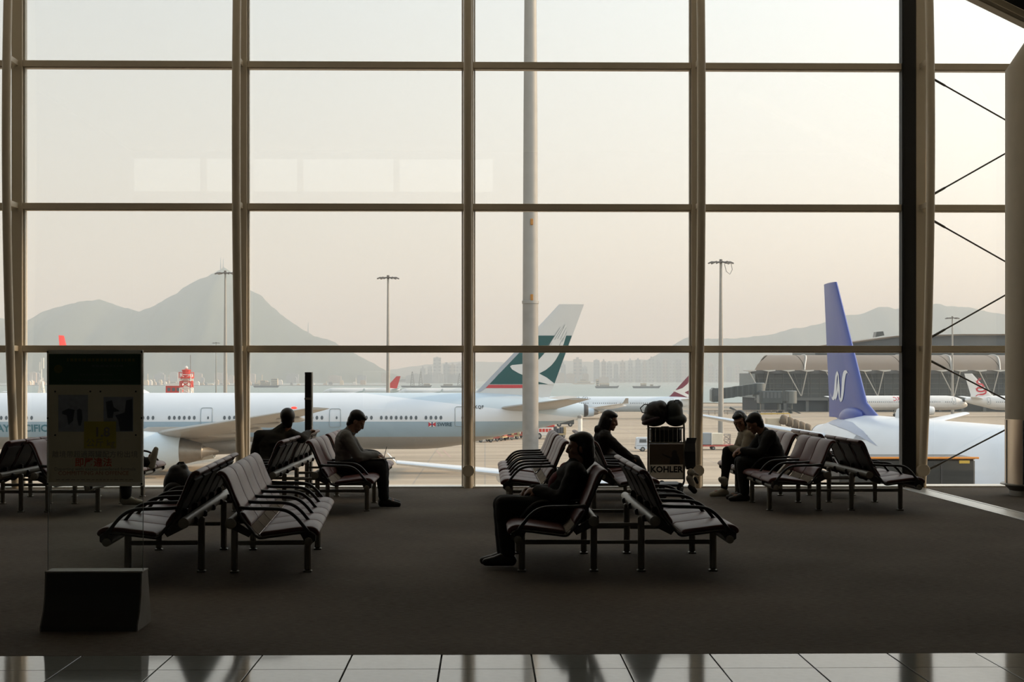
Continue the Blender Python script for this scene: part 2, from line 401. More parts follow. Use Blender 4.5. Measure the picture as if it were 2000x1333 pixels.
# ================================================================== OUTSIDE: apron, water, hills, haze
def apron_mat():
    m = bpy.data.materials.new('apron_concrete'); m.use_nodes = True; t = m.node_tree; b = t.nodes['Principled BSDF']
    b.inputs['Roughness'].default_value = 0.85; b.inputs['Specular IOR Level'].default_value = 0.25
    tcn = t.nodes.new('ShaderNodeTexCoord')
    br = t.nodes.new('ShaderNodeTexBrick'); br.offset = 0.0
    br.inputs['Scale'].default_value = 1.0; br.inputs['Brick Width'].default_value = 7.0; br.inputs['Row Height'].default_value = 7.0
    br.inputs['Mortar Size'].default_value = 0.10; br.inputs['Mortar Smooth'].default_value = 0.4
    br.inputs['Color1'].default_value = (0.42, 0.345, 0.258, 1); br.inputs['Color2'].default_value = (0.455, 0.372, 0.28, 1); br.inputs['Mortar'].default_value = (0.34, 0.30, 0.25, 1)
    t.links.new(tcn.outputs['Object'], br.inputs['Vector'])
    mp = t.nodes.new('ShaderNodeMapping'); mp.inputs['Scale'].default_value = (0.02, 0.16, 1); t.links.new(tcn.outputs['Object'], mp.inputs[0])
    nz = t.nodes.new('ShaderNodeTexNoise'); nz.inputs['Scale'].default_value = 1.3; nz.inputs['Detail'].default_value = 6; t.links.new(mp.outputs[0], nz.inputs['Vector'])
    r = t.nodes.new('ShaderNodeMapRange'); r.inputs[1].default_value = 0.35; r.inputs[2].default_value = 0.65; r.inputs[3].default_value = 0.72; r.inputs[4].default_value = 1.06
    t.links.new(nz.outputs['Fac'], r.inputs[0])
    mx = t.nodes.new('ShaderNodeMix'); mx.data_type = 'RGBA'; mx.blend_type = 'MULTIPLY'; mx.inputs[0].default_value = 1
    t.links.new(br.outputs['Color'], mx.inputs[6]); t.links.new(r.outputs[0], mx.inputs[7]); t.links.new(mx.outputs[2], b.inputs['Base Color'])
    return m
YSEA = 640.0
g = tag(MB().box(-700, 700, GW + 1.5, YSEA, APRON - 6, APRON).build('apron_ground', apron_mat(), None, 0), kind='structure')
sw = MB()
for k in range(60):
    x0 = -700 + k * 24
    pr = [(YSEA - 1, APRON - 6), (YSEA + 9, APRON - 6), (YSEA + 1.5, APRON + 0.2 + random.uniform(0, .4)), (YSEA - 1, APRON + 0.4)]
    sw.prism(pr, x0, x0 + 24, 'x')
tag(sw.build('sea_wall', mat('sea_wall_rock', (0.36, 0.31, 0.25), 0.9, 0, 0.3, 0.5), None, 0), kind='structure')
# taxi lines painted on the apron
pl = MB()
for px0, py0, px1, py1 in ((830, 862, 905, 900),):
    pass
ln_m = mat('faded_line_paint', (0.42, 0.30, 0.24), 0.8)
for k, (a, b) in enumerate((((852, 880), (864, 893)), ((866, 880), (880, 894)))):
    P_, Q_ = [at(px, py, 30600 / (py - HY)) for px, py in (a, b)]
    lm = MB(); lm.add([P_ + Vector((-.15, 0, .01)), P_ + Vector((.15, 0, .01)), Q_ + Vector((.15, 0, .01)), Q_ + Vector((-.15, 0, .01))], [(0, 1, 2, 3)])
    tag(lm.build('apron_line', ln_m, None, 0), kind='structure')
def water_mat():
    m = bpy.data.materials.new('sea_water'); m.use_nodes = True; t = m.node_tree; b = t.nodes['Principled BSDF']
    b.inputs['Base Color'].default_value = (0.20, 0.27, 0.26, 1); b.inputs['Roughness'].default_value = 0.38
    tcn = t.nodes.new('ShaderNodeTexCoord'); mp = t.nodes.new('ShaderNodeMapping'); mp.inputs['Scale'].default_value = (0.02, 0.05, 1)
    t.links.new(tcn.outputs['Object'], mp.inputs[0])
    nz = t.nodes.new('ShaderNodeTexNoise'); nz.inputs['Scale'].default_value = 2; nz.inputs['Detail'].default_value = 5; t.links.new(mp.outputs[0], nz.inputs['Vector'])
    bp = t.nodes.new('ShaderNodeBump'); bp.inputs['Strength'].default_value = 0.4; bp.inputs['Distance'].default_value = 2.0
    t.links.new(nz.outputs['Fac'], bp.inputs['Height']); t.links.new(bp.outputs[0], b.inputs['Normal'])
    return m
SEA = APRON - 4.0
wm = MB(); wm.add([(-9000, YSEA + 2, SEA), (9000, YSEA + 2, SEA), (9000, 14000, SEA), (-9000, 14000, SEA)], [(0, 1, 2, 3)])
tag(wm.build('sea', water_mat(), None, 0), 'hazy grey green strait beyond the apron', kind='structure')

def hill(name, label, prof, d, depth, seed, m):
    """a ridge with foothills: silhouette heights by column, slopes falling to both sides"""
    mb = MB(); rows = 14; cols = []
    px = prof[0][0]
    while px <= prof[-1][0]:
        for (a, ya), (b, yb) in zip(prof, prof[1:]):
            if a <= px <= b: y = ya + (yb - ya) * (px - a) / (b - a); break
        cols.append((px, y)); px += 6
    vs = []; n = len(cols)
    for j in range(rows):
        v = j / (rows - 1) * 2 - 1                # -1 shore, 0 ridge, 1 far foot
        for px, y in cols:
            top = at(px, y, d)
            k = (1 - abs(v)) ** 0.8
            dd = v * depth
            nz = noise.noise(Vector((px * 0.02 + seed, v * 3, seed))) * 0.35 + noise.noise(Vector((px * 0.07, v * 8, seed))) * 0.15
            h = (top.z - SEA) * (k * (1 + nz * (1 - k) * 1.2)) + SEA
            h += 0 if j in (0, rows - 1) else noise.noise(Vector((px * .16, v * 5, seed + 3))) * 5 * (k < 1)
            vs.append((top.x * (1 + v * depth / d * 0.3), top.y + dd, min(h, top.z) if v <= 0 else h))
    fs = [(j * n + i, j * n + i + 1, (j + 1) * n + i + 1, (j + 1) * n + i) for j in range(rows - 1) for i in range(n - 1)]
    mb.add(vs, fs)
    return tag(mb.build(name, m, None, 60), label, 'mountain')
hill_m = mat('wooded_slope', (0.065, 0.085, 0.05), 0.95, 0, 0.35, 0.01)
hill('mountain', 'tall grey peak with a saddle and lower summit left of it', [(-260, 690), (-120, 640), (-40, 620), (0, 612), (20, 622), (47, 630), (70, 615), (94, 601), (150, 583), (200, 577), (227, 590), (273, 600), (294, 597), (318, 584),
     (371, 550), (406, 531), (428, 520), (441, 511), (451, 517), (470, 540), (483, 552), (504, 562), (525, 587), (560, 616), (588, 636), (609, 650), (647, 660), (663, 672), (700, 692), (735, 712), (760, 728), (800, 740)], 7000, 1300, 1.0, hill_m)
hill('mountain', 'long low ridge rising to the right behind the far terminal', [(1200, 738), (1240, 715), (1290, 686), (1315, 670), (1340, 655), (1373, 658), (1392, 658), (1434, 657), (1470, 653), (1515, 647), (1541, 637), (1566, 635), (1599, 627), (1650, 608), (1679, 606),
     (1708, 594), (1747, 595), (1790, 592), (1821, 587), (1850, 592), (1876, 592), (1908, 598), (1953, 606), (2050, 640), (2200, 690), (2400, 730)], 8200, 1200, 5.0, hill_m)
hill('mountain', 'low faint headland behind the towers across the water', [(690, 738), (760, 722), (820, 712), (900, 704), (980, 706), (1060, 700), (1160, 706), (1260, 700), (1330, 712), (1420, 728), (1480, 739)], 10600, 700, 9.0, hill_m)
# summit aerials on the peak
for px, y0, y1, lab in ((431, 502, 520, 'taller radio mast on the mountain peak, left of its neighbour'), (436, 505, 516, 'shorter radio mast on the mountain peak, right of its neighbour'), (602, 630, 648, 'radio mast alone on the right mountain slope')):
    a, b = at(px, y1 + 14, 6995), at(px, y0, 6995)
    tag(MB().tube([a, (a + b) / 2, b], [4, 2.5, 1.0], 6).build('radio_mast', mat('mast_grey', (0.35, 0.35, 0.36), 0.7)), lab, 'mast', 'radio masts on the mountain')

# real haze: a box of thin scattering air over apron, water and hills
hz = bpy.data.materials.new('haze_air'); hz.use_nodes = True; t = hz.node_tree; t.nodes.clear()
vs_ = t.nodes.new('ShaderNodeVolumeScatter'); vs_.inputs['Density'].default_value = 0.0002; vs_.inputs['Anisotropy'].default_value = 0.0; vs_.inputs['Color'].default_value = (0.77, 0.905, 1.0, 1)
ot = t.nodes.new('ShaderNodeOutputMaterial'); t.links.new(vs_.outputs[0], ot.inputs['Volume'])
hb = MB().box(-8800, 8800, 30, 13800, APRON - 20, 600).build('haze', hz, None, 0)
tag(hb, 'thin haze hanging over the apron and water', 'haze', kind='stuff')

# far shore: towers, low town, ships and cranes
tw_m = [mat('far_tower_pale', (0.40, 0.39, 0.37), 0.8, 0, 0.2, 0.05), mat('far_tower_grey', (0.28, 0.28, 0.28), 0.8, 0, 0.2, 0.05), mat('far_tower_warm', (0.42, 0.34, 0.27), 0.8, 0, 0.2, 0.05)]
win_m = mat('far_windows', (0.10, 0.11, 0.12), 0.4)
def tower(px, w, y0, d, k):
    a = at(px, y0, d); ww = w / F * d / 2; h = a.z - SEA
    m = MB(); zt = a.z
    poly = [(-ww, -ww), (-ww * .3, -ww), (-ww * .3, -ww * .8), (ww * .3, -ww * .8), (ww * .3, -ww), (ww, -ww), (ww, ww), (-ww, ww)]
    rings = [[Vector((a.x + p, a.y + q, z)) for p, q in poly] for z in (SEA, zt)]
    m.loft(rings); m.box(a.x - ww * .35, a.x + ww * .3, a.y - ww * .4, a.y + ww * .4, zt, zt + 4 + (k * 5) % 7)
    for i in range(int(h // 14)):
        z = SEA + 6 + i * 14; m.box(a.x - ww * .95, a.x - ww * .4, a.y - ww - .4, a.y - ww + .2, z, z + 5, mi=1); m.box(a.x + ww * .4, a.x + ww * .95, a.y - ww - .4, a.y - ww + .2, z, z + 5, mi=1)
    tag(m.build('tower_block', [tw_m[k % 3], win_m], None, 0), 'faint tower block in the haze across the water', 'building', 'tower blocks across the water')
rt = random.Random(3)
k = 0
for px, w, y0 in [(854, 15, 699), (872, 12, 712), (884, 12, 713), (897, 12, 711), (980, 12, 716), (1128, 16, 702), (1142, 10, 717), (1165, 11, 704), (1179, 8, 706), (1190, 10, 709), (1203, 8, 712), (1216, 10, 708), (1231, 8, 704), (1246, 9, 703),
                  (1259, 7, 706), (1272, 9, 701), (1286, 8, 703), (1299, 9, 702), (1312, 8, 706), (1325, 10, 702), (1336, 8, 705), (840, 9, 716), (826, 10, 720), (1064, 10, 712), (1086, 12, 716), (1100, 9, 712), (1388, 9, 712), (1402, 10, 716), (1424, 9, 718), (1440, 8, 714), (1455, 8, 720)]:
    tower(px, w, y0, 6500 + rt.uniform(-250, 250), k); k += 1
for i in range(46):                                             # low shore buildings
    if i in (36, 37): continue
    px = rt.choice([rt.uniform(281, 345), rt.uniform(380, 460), rt.uniform(485, 760), rt.uniform(55, 92), rt.uniform(790, 900), rt.uniform(1080, 1180)])
    d = 5350 + i * 6; a = at(px, rt.uniform(728, 742), d); w_ = rt.uniform(6, 22); hh = a.z
    m = MB().box(a.x - w_, a.x + w_, a.y - 8, a.y + 8, SEA, hh); m.prism([(a.x - w_, hh), (a.x + w_, hh), (a.x, hh + 4)], a.y - 8, a.y + 8)
    tag(m.build('shore_building', tw_m[i % 3], None, 0), 'low building on the hazy far shore', 'building', 'low buildings on the far shore')
sh_m = mat('ship_hull', (0.10, 0.09, 0.09), 0.7); sup_m = mat('ship_house', (0.60, 0.50, 0.38), 0.6)
red_m = mat('signal_red', (0.62, 0.05, 0.03), 0.5, 0, 0.08); wht_m = mat('signal_white', (0.80, 0.78, 0.74), 0.5, 0, 0.05)
crn_m = mat('crane_grey', (0.20, 0.20, 0.20), 0.7)
def ship(px, w, label, boxes, d=2600, hullm=None, crane=None):
    a = at(px, HY, d); hw = w / F * d / 2
    t_ = thing('cargo_ship', label, 'ship', (a.x, a.y, SEA))
    hullp = [(-hw, 3.2), (-hw * .9, -0.5), (hw * .9, -0.5), (hw * 1.04, 4.2), (hw * .8, 3.2)]
    MB().prism(hullp, -5, 5).build('hull', hullm or sh_m, t_, 0)
    for (p, q, z0, z1) in boxes:
        MB().box(p * hw, q * hw, -4, 4, z0, z1).build('deckhouse', sup_m, t_, 0)
        m = MB()
        for k in range(int((z1 - z0) / 3)): m.box(p * hw * .98, q * hw * .98, -4.2, -3.9, z0 + 1 + k * 3, z0 + 2.2 + k * 3)
        if m.v: m.build('window_band', win_m, t_, 0)
    if crane:
        for p, h in crane:
            m = MB()
            for s1 in (-1, 1):
                for s2 in (-1, 1): m.tube([(p * hw + s1 * 3.6, s2 * 2.5, 3), (p * hw + s1 * .5, s2 * .5, h)], 0.35, 4)
            for k in range(6):
                z = 3 + (h - 3) * k / 6; z2 = 3 + (h - 3) * (k + 1) / 6; f_ = 3.6 + (0.5 - 3.6) * k / 6; f2 = 3.6 + (0.5 - 3.6) * (k + 1) / 6
                m.tube([(p * hw - f_, -2, z), (p * hw + f2, -1.5, z2)], 0.28, 4); m.tube([(p * hw + f_, -2, z), (p * hw - f2, -1.5, z2)], 0.28, 4)
            m.build('derrick', crn_m, t_, 0)
    return t_
ship(520, 50, 'lit ship with a tall pale deckhouse left of the black post', [(-.9, -.55, 3, 8), (-.45, -.05, 3, 12), (.0, .3, 3, 9), (.4, .9, 3, 15)])
ship(813, 60, 'derrick barge with two lattice cranes right of the red tail', [(.5, .9, 3, 7)], crane=[(-.25, 27), (.3, 27)])
ship(890, 60, 'low barge with one lattice crane beside the window post', [(-.8, -.2, 3, 6)], crane=[(.25, 24)])
ship(1185, 46, 'dark dredger with a raised prow across the strait', [(-.9, -.7, 3, 14), (-.6, .2, 3, 8)], d=2400)
ship(1262, 54, 'flat dark barge right of the dredger', [(-.4, .0, 3, 8), (.3, .5, 3, 6)], d=2400)
ship(1140, 44, 'faint pale ferry left of the dredger', [(-.6, .6, 3, 8), (-.3, .2, 8, 14)], d=4200, hullm=sup_m)
ship(320, 60, 'faint cargo ship right of the notice board', [(-.9, -.6, 3, 14), (-.4, .8, 3, 7)], d=4200, hullm=sh_m)

# sheds of the nearer port, lit warm by the low sun
shed = [mat('port_cream', (0.70, 0.58, 0.42), .7), mat('port_white', (0.78, 0.75, 0.70), .7), mat('port_rust', (0.50, 0.40, 0.30), .7), mat('port_grey', (0.30, 0.30, 0.29), .7)]
rp = random.Random(11)
for i in range(40):
    lo_, hi_ = [(284, 346), (383, 452), (486, 560), (560, 740), (55, 92)][i % 5]
    px = lo_ + (hi_ - lo_) * ((i // 5) + rp.random() * .6) / 8.6; d = 3300 + i * 9; a = at(px, HY, d); w_ = rp.uniform(2.5, 6.5); hh = rp.uniform(4, 13)
    m = MB().box(-w_, w_, -4, 4, 0, hh * .75); m.prism([(-w_, hh * .75), (w_, hh * .75), (w_ * .5, hh), (-w_ * .7, hh)], -4, 4)
    if i % 3 == 0: m.tube([(w_ * .6, 0, hh * .7), (w_ * .6, 0, hh * 2.1)], .7, 5)
    o = m.build('port_shed', shed[i % 4], None, 0, (a.x, a.y, SEA)); tag(o, 'small sunlit port building on the far waterfront', 'building', 'small port buildings on the waterfront')
tag(MB().box(X(20, 3450) , X(770, 3450), 3290, 3720, SEA - 3, SEA + 1.2).build('port_quay', shed[3], None, 0), kind='structure')

# ================================================================== AIRCRAFT
AF = [(0, 0), (0.015, .30), (0.06, .62), (0.18, .92), (0.32, 1.0), (0.5, .9), (0.7, .58), (0.88, .25), (1.0, .03)]
def lifting(mb, secs, axis, mi=0):
    """secs: (leading edge, chord, thickness); chord runs along +x, thickness along axis"""
    rings = []
    for le, ch, th in secs:
        le = Vector(le); ring = [le + Vector((t * ch, 0, 0)) + axis * (h * th / 2) for t, h in AF]
        ring += [le + Vector((t * ch, 0, 0)) - axis * (h * th / 2) for t, h in reversed(AF[1:])]
        rings.append(ring)
    return mb.loft(rings, True, mi)
def fuselage_fn(L, D, zc, nose=1.5, tl=2.7, endt=0.30, endb=0.07):
    nt_ = [(0, -.13, -.17), (.05, -.02, -.26), (.15, .08, -.32), (.35, .20, -.39), (.6, .32, -.44), (1.0, .445, -.485), (1.5, .5, -.5)]
    tt = [(0, .5, -.5), (.12, .5, -.49), (.27, .5, -.43), (.42, .5, -.325), (.575, .475, -.225), (.75, .42, -.125), (.9, .36, -.015), (1.0, endt, endb)]
    nt_ = [(a * nose / 1.5 * D, b * D, c * D) for a, b, c in nt_]
    tt = [(L - tl * D + a * tl * D, b * D, c * D) for a, b, c in tt]
    st = nt_ + tt
    def f(x):
        x = max(st[0][0], min(st[-1][0], x))
        for (a, t0, b0), (c, t1, b1) in zip(st, st[1:]):
            if a <= x <= c:
                k = (x - a) / (c - a) if c > a else 0
                top, bot = t0 + (t1 - t0) * k, b0 + (b1 - b0) * k
                return zc + (top + bot) / 2, (top - bot) / 2
    return f
def airliner(name, label, loc, rz, P, mats):
    L, D, zc = P['L'], P['D'], P['zc']; big = P.get('detail', True)
    t_ = thing(name, label, 'airplane', loc, rz, None)
    f = fuselage_fn(L, D, zc, tl=P.get('tl', 2.7), endt=P.get('endt', .30), endb=P.get('endb', .07))
    n = 40 if big else 20
    xs = [0, .01, .04, .09, .15, .25, .35, .5, .65, .8, 1.0, 1.2, 1.5]; xs = [a * D for a in xs]
    xs += [1.5 * D + (L - P.get('tl', 2.7) * D - 1.5 * D) * k / 6 for k in range(1, 7)]
    xs += [L - P.get('tl', 2.7) * D * (1 - k / 14) for k in range(1, 15)]
    rings = []
    for x in xs:
        c, r = f(x); rings.append([Vector((x, r * math.cos(a), c + r * math.sin(a))) for a in (2 * math.pi * k / n for k in range(n))])
    MB().loft(rings).build('fuselage', mats['body'], t_, 60)
    c, r = f(L)
    MB().lathe([(r * 1.01, -0.25), (r * 1.0, 0.2), (r * .75, .5), (r * .7, .2)], 20, Matrix.Translation((L, 0, c)) @ Matrix.Rotation(R(90), 4, 'Y')).build('exhaust_cone', mats['dark'], t_)
    def side(s, off=0.03):
        def g(x, z):
            c, r = f(x); q = max(-1, min(1, (z - c) / r)); return Vector((x, s * (math.sqrt(max(0, r * r - (z - c) ** 2)) + off), z))
        return g
    # wings, tailplane, fin
    for s in (1, -1):
        m = MB(); lifting(m, [((a, s * y, z), ch, th) for a, y, z, ch, th in P['wing']], Vector((0, 0, 1)))
        wg = m.build('wing', mats['wing'], t_, 50)
        tip = P['wing'][-1]
        if P.get('winglet'):
            m = MB(); h, dx = P['winglet']
            lifting(m, [((tip[0] + .1, s * tip[1], tip[2]), tip[3] * .9, .12), ((tip[0] + dx, s * (tip[1] + .5), tip[2] + h), tip[3] * .45, .06)], Vector((0, 1, 0)))
            m.build('winglet', mats.get('winglet', mats['wing']), wg, 50)
        if big:
            for q in (.28, .45, .62, .78):
                a0, a1 = P['wing'][1], P['wing'][2]
                k = (q - .2) / .8; x = a0[0] + a0[3] * .72 + (a1[0] + a1[3] * .72 - a0[0] - a0[3] * .72) * k; y = a0[1] + (a1[1] - a0[1]) * k; z = a0[2] + (a1[2] - a0[2]) * k
                MB().sphere((x, s * y, z - .32), (2.2 - q, .22, .30), 8, 6).build('flap_fairing', mats['wing'], wg)
        m = MB(); lifting(m, [((a, s * y, z), ch, th) for a, y, z, ch, th in P['stab']], Vector((0, 0, 1)))
        m.build('tailplane', mats.get('stab', mats['wing']), t_, 50)
        for (ex, ey, ez, er, el) in P['eng']:
            M = Matrix.Translation((ex, s * ey, ez)) @ Matrix.Rotation(R(90), 4, 'Y')
            e_ = MB().lathe([(er * .80, .55 * er), (er * .84, .1 * er), (er * .93, 0), (er * .99, .18 * er), (er * 1.04, .6 * er), (er * 1.05, el * .4), (er * .98, el * .75), (er * .84, el), (er * .80, el), (er * .82, el * .85)], 32 if big else 16, M, cap=False).build('engine_cowl', mats['cowl'], t_, 50)
            MB().lathe([(0.02, .35 * er), (er * .2, .55 * er), (er * .8, .58 * er), (er * .8, .62 * er), (0.02, .62 * er)], 24 if big else 12, M, cap=False).build('fan', mats['dark'], e_, 50)
            MB().lathe([(er * .8, el * .86), (er * .66, el), (er * .60, el * 1.12), (er * .42, el * 1.34), (er * .38, el * 1.34), (er * .30, el * 1.36), (er * .05, el * 1.6)], 24 if big else 12, M).build('exhaust_nozzle', mats['nozzle'], e_, 50)
            m = MB(); wz = P['wing'][1][2]; 
            lifting(m, [((ex + el * .15, s * ey, ez + er * .85), el * 1.35, er * .28), ((ex + el * .45, s * ey, max(wz + .1, ez + er * 1.25)), el * 1.45, er * .26)], Vector((0, 1, 0)))
            m.build('pylon', mats['wing'], e_, 50)
    fm = MB(); lifting(fm, [((a, 0, z), ch, th) for a, z, ch, th in P['fin']], Vector((0, 1, 0)))
    fin = fm.build('tail_fin', mats['fin'], t_, 50)
    F_ = P['fin']
    def fy(x, z):
        for (a0, z0, c0, t0), (a1, z1, c1, t1) in zip(F_, F_[1:]):
            if z0 <= z <= z1 or z1 == F_[-1][1]:
                k = max(0, min(1, (z - z0) / (z1 - z0))); a = a0 + (a1 - a0) * k; ch = c0 + (c1 - c0) * k; th = t0 + (t1 - t0) * k
                q = max(0, min(1, (x - a) / ch))
                for (p, h), (p2, h2) in zip(AF, AF[1:]):
                    if p <= q <= p2: return th / 2 * (h + (h2 - h) * (q - p) / (p2 - p))
        return .2
    def finside(s, off=.03): return lambda x, z: Vector((x, s * (fy(x, z) + off), z))
    # belly fairing
    MB().sphere((P['wing'][0][0] + P['wing'][0][3] * .55, 0, zc - D * .40), (P['wing'][0][3] * .95, D * .46, D * .20), 24, 10).build('belly_fairing', mats['belly'], t_, 60)
    # landing gear
    wr = D * .095
    def gear(nm, x, y, wy):
        m = MB(); m.tube([(x, y, wr), (x, y, zc - D * .42)], [D * .025, D * .035], 8); m.tube([(x - wr * .2, y, wr * 1.2), (x + wr * 2.5, y, zc - D * .45)], D * .018, 6)
        m.tube([(x, y - wy * 1.0, wr), (x, y + wy * 1.0, wr)], D * .02, 6)
        g_ = m.build(nm, mats['gear'], t_)
        for q in (-1, 1):
            for dx in ((0,) if nm == 'nose_gear' or D < 5 else (-wr * 1.2, wr * 1.2)):
                M = Matrix.Translation((x + dx, y + q * wy, wr)) @ Matrix.Rotation(R(90), 4, 'X')
                MB().lathe([(wr * .45, -wr * .3), (wr * .9, -wr * .33), (wr, -wr * .2), (wr, wr * .2), (wr * .9, wr * .33), (wr * .45, wr * .3)], 16, M).build('wheel', mats['tyre'], g_)
    gear('nose_gear', D * .95, 0, wr * .45)
    for s in (1, -1): gear('main_gear', P.get('mgx', L * .51), s * P.get('mgy', D * .85), wr * .75)
    # cabin windows (a few pixels each) and doors, on the side that faces the lounge
    s = P['seen']; g = side(s)
    m = MB(); wz = zc + P.get('winz', .07) * D
    for (x0, x1) in P.get('winrows', []):
        x = x0
        while x <= x1:
            if random.random() > .06:
                ring = [g(x + .125 * P.get('ws', 1) * math.cos(a), wz + .185 * P.get('ws', 1) * math.sin(a)) for a in (2 * math.pi * k / 10 for k in range(10))]
                m.add(ring, [tuple(range(10))])
            x += .535
    if m.v: tag(m.build('cabin_windows', mats['window'], t_, 0), kind='stuff')
    for (x, z0, z1, w2) in P.get('doors', []):
        dm = MB(); pts = []
        cor = .18
        for (cx, cz, a0) in ((x + w2 - cor, z1 - cor, 0), (x - w2 + cor, z1 - cor, 90), (x - w2 + cor, z0 + cor, 180), (x + w2 - cor, z0 + cor, 270)):
            pts += [(cx + cor * math.cos(R(a0 + q)), cz + cor * math.sin(R(a0 + q))) for q in (0, 45, 90)]
        full = []
        for (a, b), (c_, d_) in zip(pts, pts[1:] + pts[:1]):
            nseg = max(1, int(math.hypot(c_ - a, d_ - b) / .3)); full += [(a + (c_ - a) * k / nseg, b + (d_ - b) * k / nseg) for k in range(nseg)]
        dm.tube([g(a, b) for a, b in full], .04, 5, closed=True)
        do = dm.build('cabin_door', mats['seam'], t_)
        MB().add([g(x + .28 * w2 + .1 * math.cos(2 * math.pi * k / 10), wz + .17 * math.sin(2 * math.pi * k / 10)) for k in range(10)], [tuple(range(10))]).build('door_window', mats['window'], do, 0)
    return t_, side, finside, f

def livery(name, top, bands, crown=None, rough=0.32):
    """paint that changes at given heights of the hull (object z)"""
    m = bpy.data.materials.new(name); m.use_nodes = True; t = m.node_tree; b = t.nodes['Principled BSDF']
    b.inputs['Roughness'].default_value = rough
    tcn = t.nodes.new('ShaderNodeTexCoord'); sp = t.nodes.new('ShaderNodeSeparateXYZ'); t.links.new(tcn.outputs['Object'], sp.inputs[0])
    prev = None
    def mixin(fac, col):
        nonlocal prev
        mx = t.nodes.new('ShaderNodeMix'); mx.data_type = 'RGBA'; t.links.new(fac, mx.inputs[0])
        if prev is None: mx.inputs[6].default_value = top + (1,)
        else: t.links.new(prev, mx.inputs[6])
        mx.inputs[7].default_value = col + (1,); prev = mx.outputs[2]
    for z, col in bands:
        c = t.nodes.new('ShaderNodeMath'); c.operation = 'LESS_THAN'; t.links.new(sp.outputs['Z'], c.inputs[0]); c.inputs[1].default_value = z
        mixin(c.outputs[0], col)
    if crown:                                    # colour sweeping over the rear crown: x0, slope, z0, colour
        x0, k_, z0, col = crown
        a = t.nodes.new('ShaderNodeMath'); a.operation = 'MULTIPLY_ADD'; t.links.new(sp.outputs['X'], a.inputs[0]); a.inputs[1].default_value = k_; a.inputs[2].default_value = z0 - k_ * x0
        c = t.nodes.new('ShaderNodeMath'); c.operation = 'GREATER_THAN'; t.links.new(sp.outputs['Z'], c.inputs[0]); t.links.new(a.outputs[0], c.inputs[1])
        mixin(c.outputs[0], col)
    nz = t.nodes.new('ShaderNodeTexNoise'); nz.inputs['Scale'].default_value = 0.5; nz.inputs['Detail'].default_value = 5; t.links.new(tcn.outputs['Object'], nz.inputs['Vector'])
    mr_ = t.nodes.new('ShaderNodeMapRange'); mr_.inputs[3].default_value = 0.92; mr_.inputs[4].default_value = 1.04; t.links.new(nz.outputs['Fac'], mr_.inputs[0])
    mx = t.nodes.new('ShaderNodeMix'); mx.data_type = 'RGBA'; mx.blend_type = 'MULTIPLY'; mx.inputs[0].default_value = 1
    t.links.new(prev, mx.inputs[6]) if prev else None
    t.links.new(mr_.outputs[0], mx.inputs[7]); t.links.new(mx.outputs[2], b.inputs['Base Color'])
    return m
plane_white = mat('aircraft_white', (0.80, 0.82, 0.84), 0.3, 0, 0.03, 0.5)
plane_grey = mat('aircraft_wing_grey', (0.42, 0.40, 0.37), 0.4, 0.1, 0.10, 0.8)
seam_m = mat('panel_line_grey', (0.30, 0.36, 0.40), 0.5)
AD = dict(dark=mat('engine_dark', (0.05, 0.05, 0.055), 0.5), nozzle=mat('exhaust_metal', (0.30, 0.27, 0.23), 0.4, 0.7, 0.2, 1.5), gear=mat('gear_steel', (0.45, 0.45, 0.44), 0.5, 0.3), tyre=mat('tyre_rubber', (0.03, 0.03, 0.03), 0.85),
          window=mat('cabin_glass', (0.10, 0.12, 0.14), 0.2), seam=seam_m, wing=plane_grey)

# ---- large twin jet broadside on, tail to the right
D7 = 169.0; s7 = F / D7
tailX = X(1140, D7)
P7 = dict(L=73.1, D=6.2, zc=5.6, seen=-1, tl=3.0,
          wing=[(21.0, 2.0, 3.6, 14.5, 1.7), (28.0, 9.6, 4.55, 8.8, 1.05), (46.2, 30.3, 7.55, 2.1, .22)],
          stab=[(63.0, .9, 6.9, 7.0, .70), (70.8, 10.7, 8.15, 2.3, .22)],
          fin=[(60.0, 8.2, 9.35, .75), (61.9, 9.3, 7.85, .70), (70.4, 18.45, 2.75, .28)],
          eng=[(24.6, 9.7, 2.72, 2.02, 6.3)], winrows=[(9, 22.6), (24.6, 30.6), (33.5, 39.0), (41, 45.6), (50.1, 57.8)], mgx=37, mgy=5.4)
nx7 = tailX - P7['L']
def x7(px): return X(px, D7 - 3.1) - nx7
def z7(py): return 10.2 - (py - HY) / F * (D7 - 3.1)
P7['ws'] = 1.2; P7['winrows'] = [(x7(-60), x7(22)), (x7(47), x7(72)), (x7(120), x7(250)), (x7(282), x7(306)), (x7(333), x7(386)), (x7(440), x7(470)), (x7(572), x7(590)), (x7(610), x7(632)), (x7(716), x7(868))]
P7['doors'] = [(x7(405), z7(842), z7(797), .62), (x7(655), z7(834), z7(799), .60), (x7(900), z7(833), z7(795), .60), (x7(185), z7(834), z7(797), .60)]
teal = (0.30, 0.42, 0.46)
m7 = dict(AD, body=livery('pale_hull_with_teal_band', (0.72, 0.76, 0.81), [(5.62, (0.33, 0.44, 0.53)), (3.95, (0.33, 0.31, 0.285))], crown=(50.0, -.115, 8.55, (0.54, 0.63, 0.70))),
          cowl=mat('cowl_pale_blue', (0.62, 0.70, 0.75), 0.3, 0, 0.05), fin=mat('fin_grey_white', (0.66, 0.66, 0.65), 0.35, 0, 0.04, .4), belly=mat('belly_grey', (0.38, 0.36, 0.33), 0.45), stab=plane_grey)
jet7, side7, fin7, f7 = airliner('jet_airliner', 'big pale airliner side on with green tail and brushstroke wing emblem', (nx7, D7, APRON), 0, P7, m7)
fp = fin7(-1, .03); fq = fin7(-1, .06); fr_ = fin7(-1, .09)
xf = lambda px: X(px, D7) - nx7
zf = lambda py: 10.2 - (py - HY) / F * D7
def fpoly(pts): return [(xf(a), zf(b)) for a, b in pts]
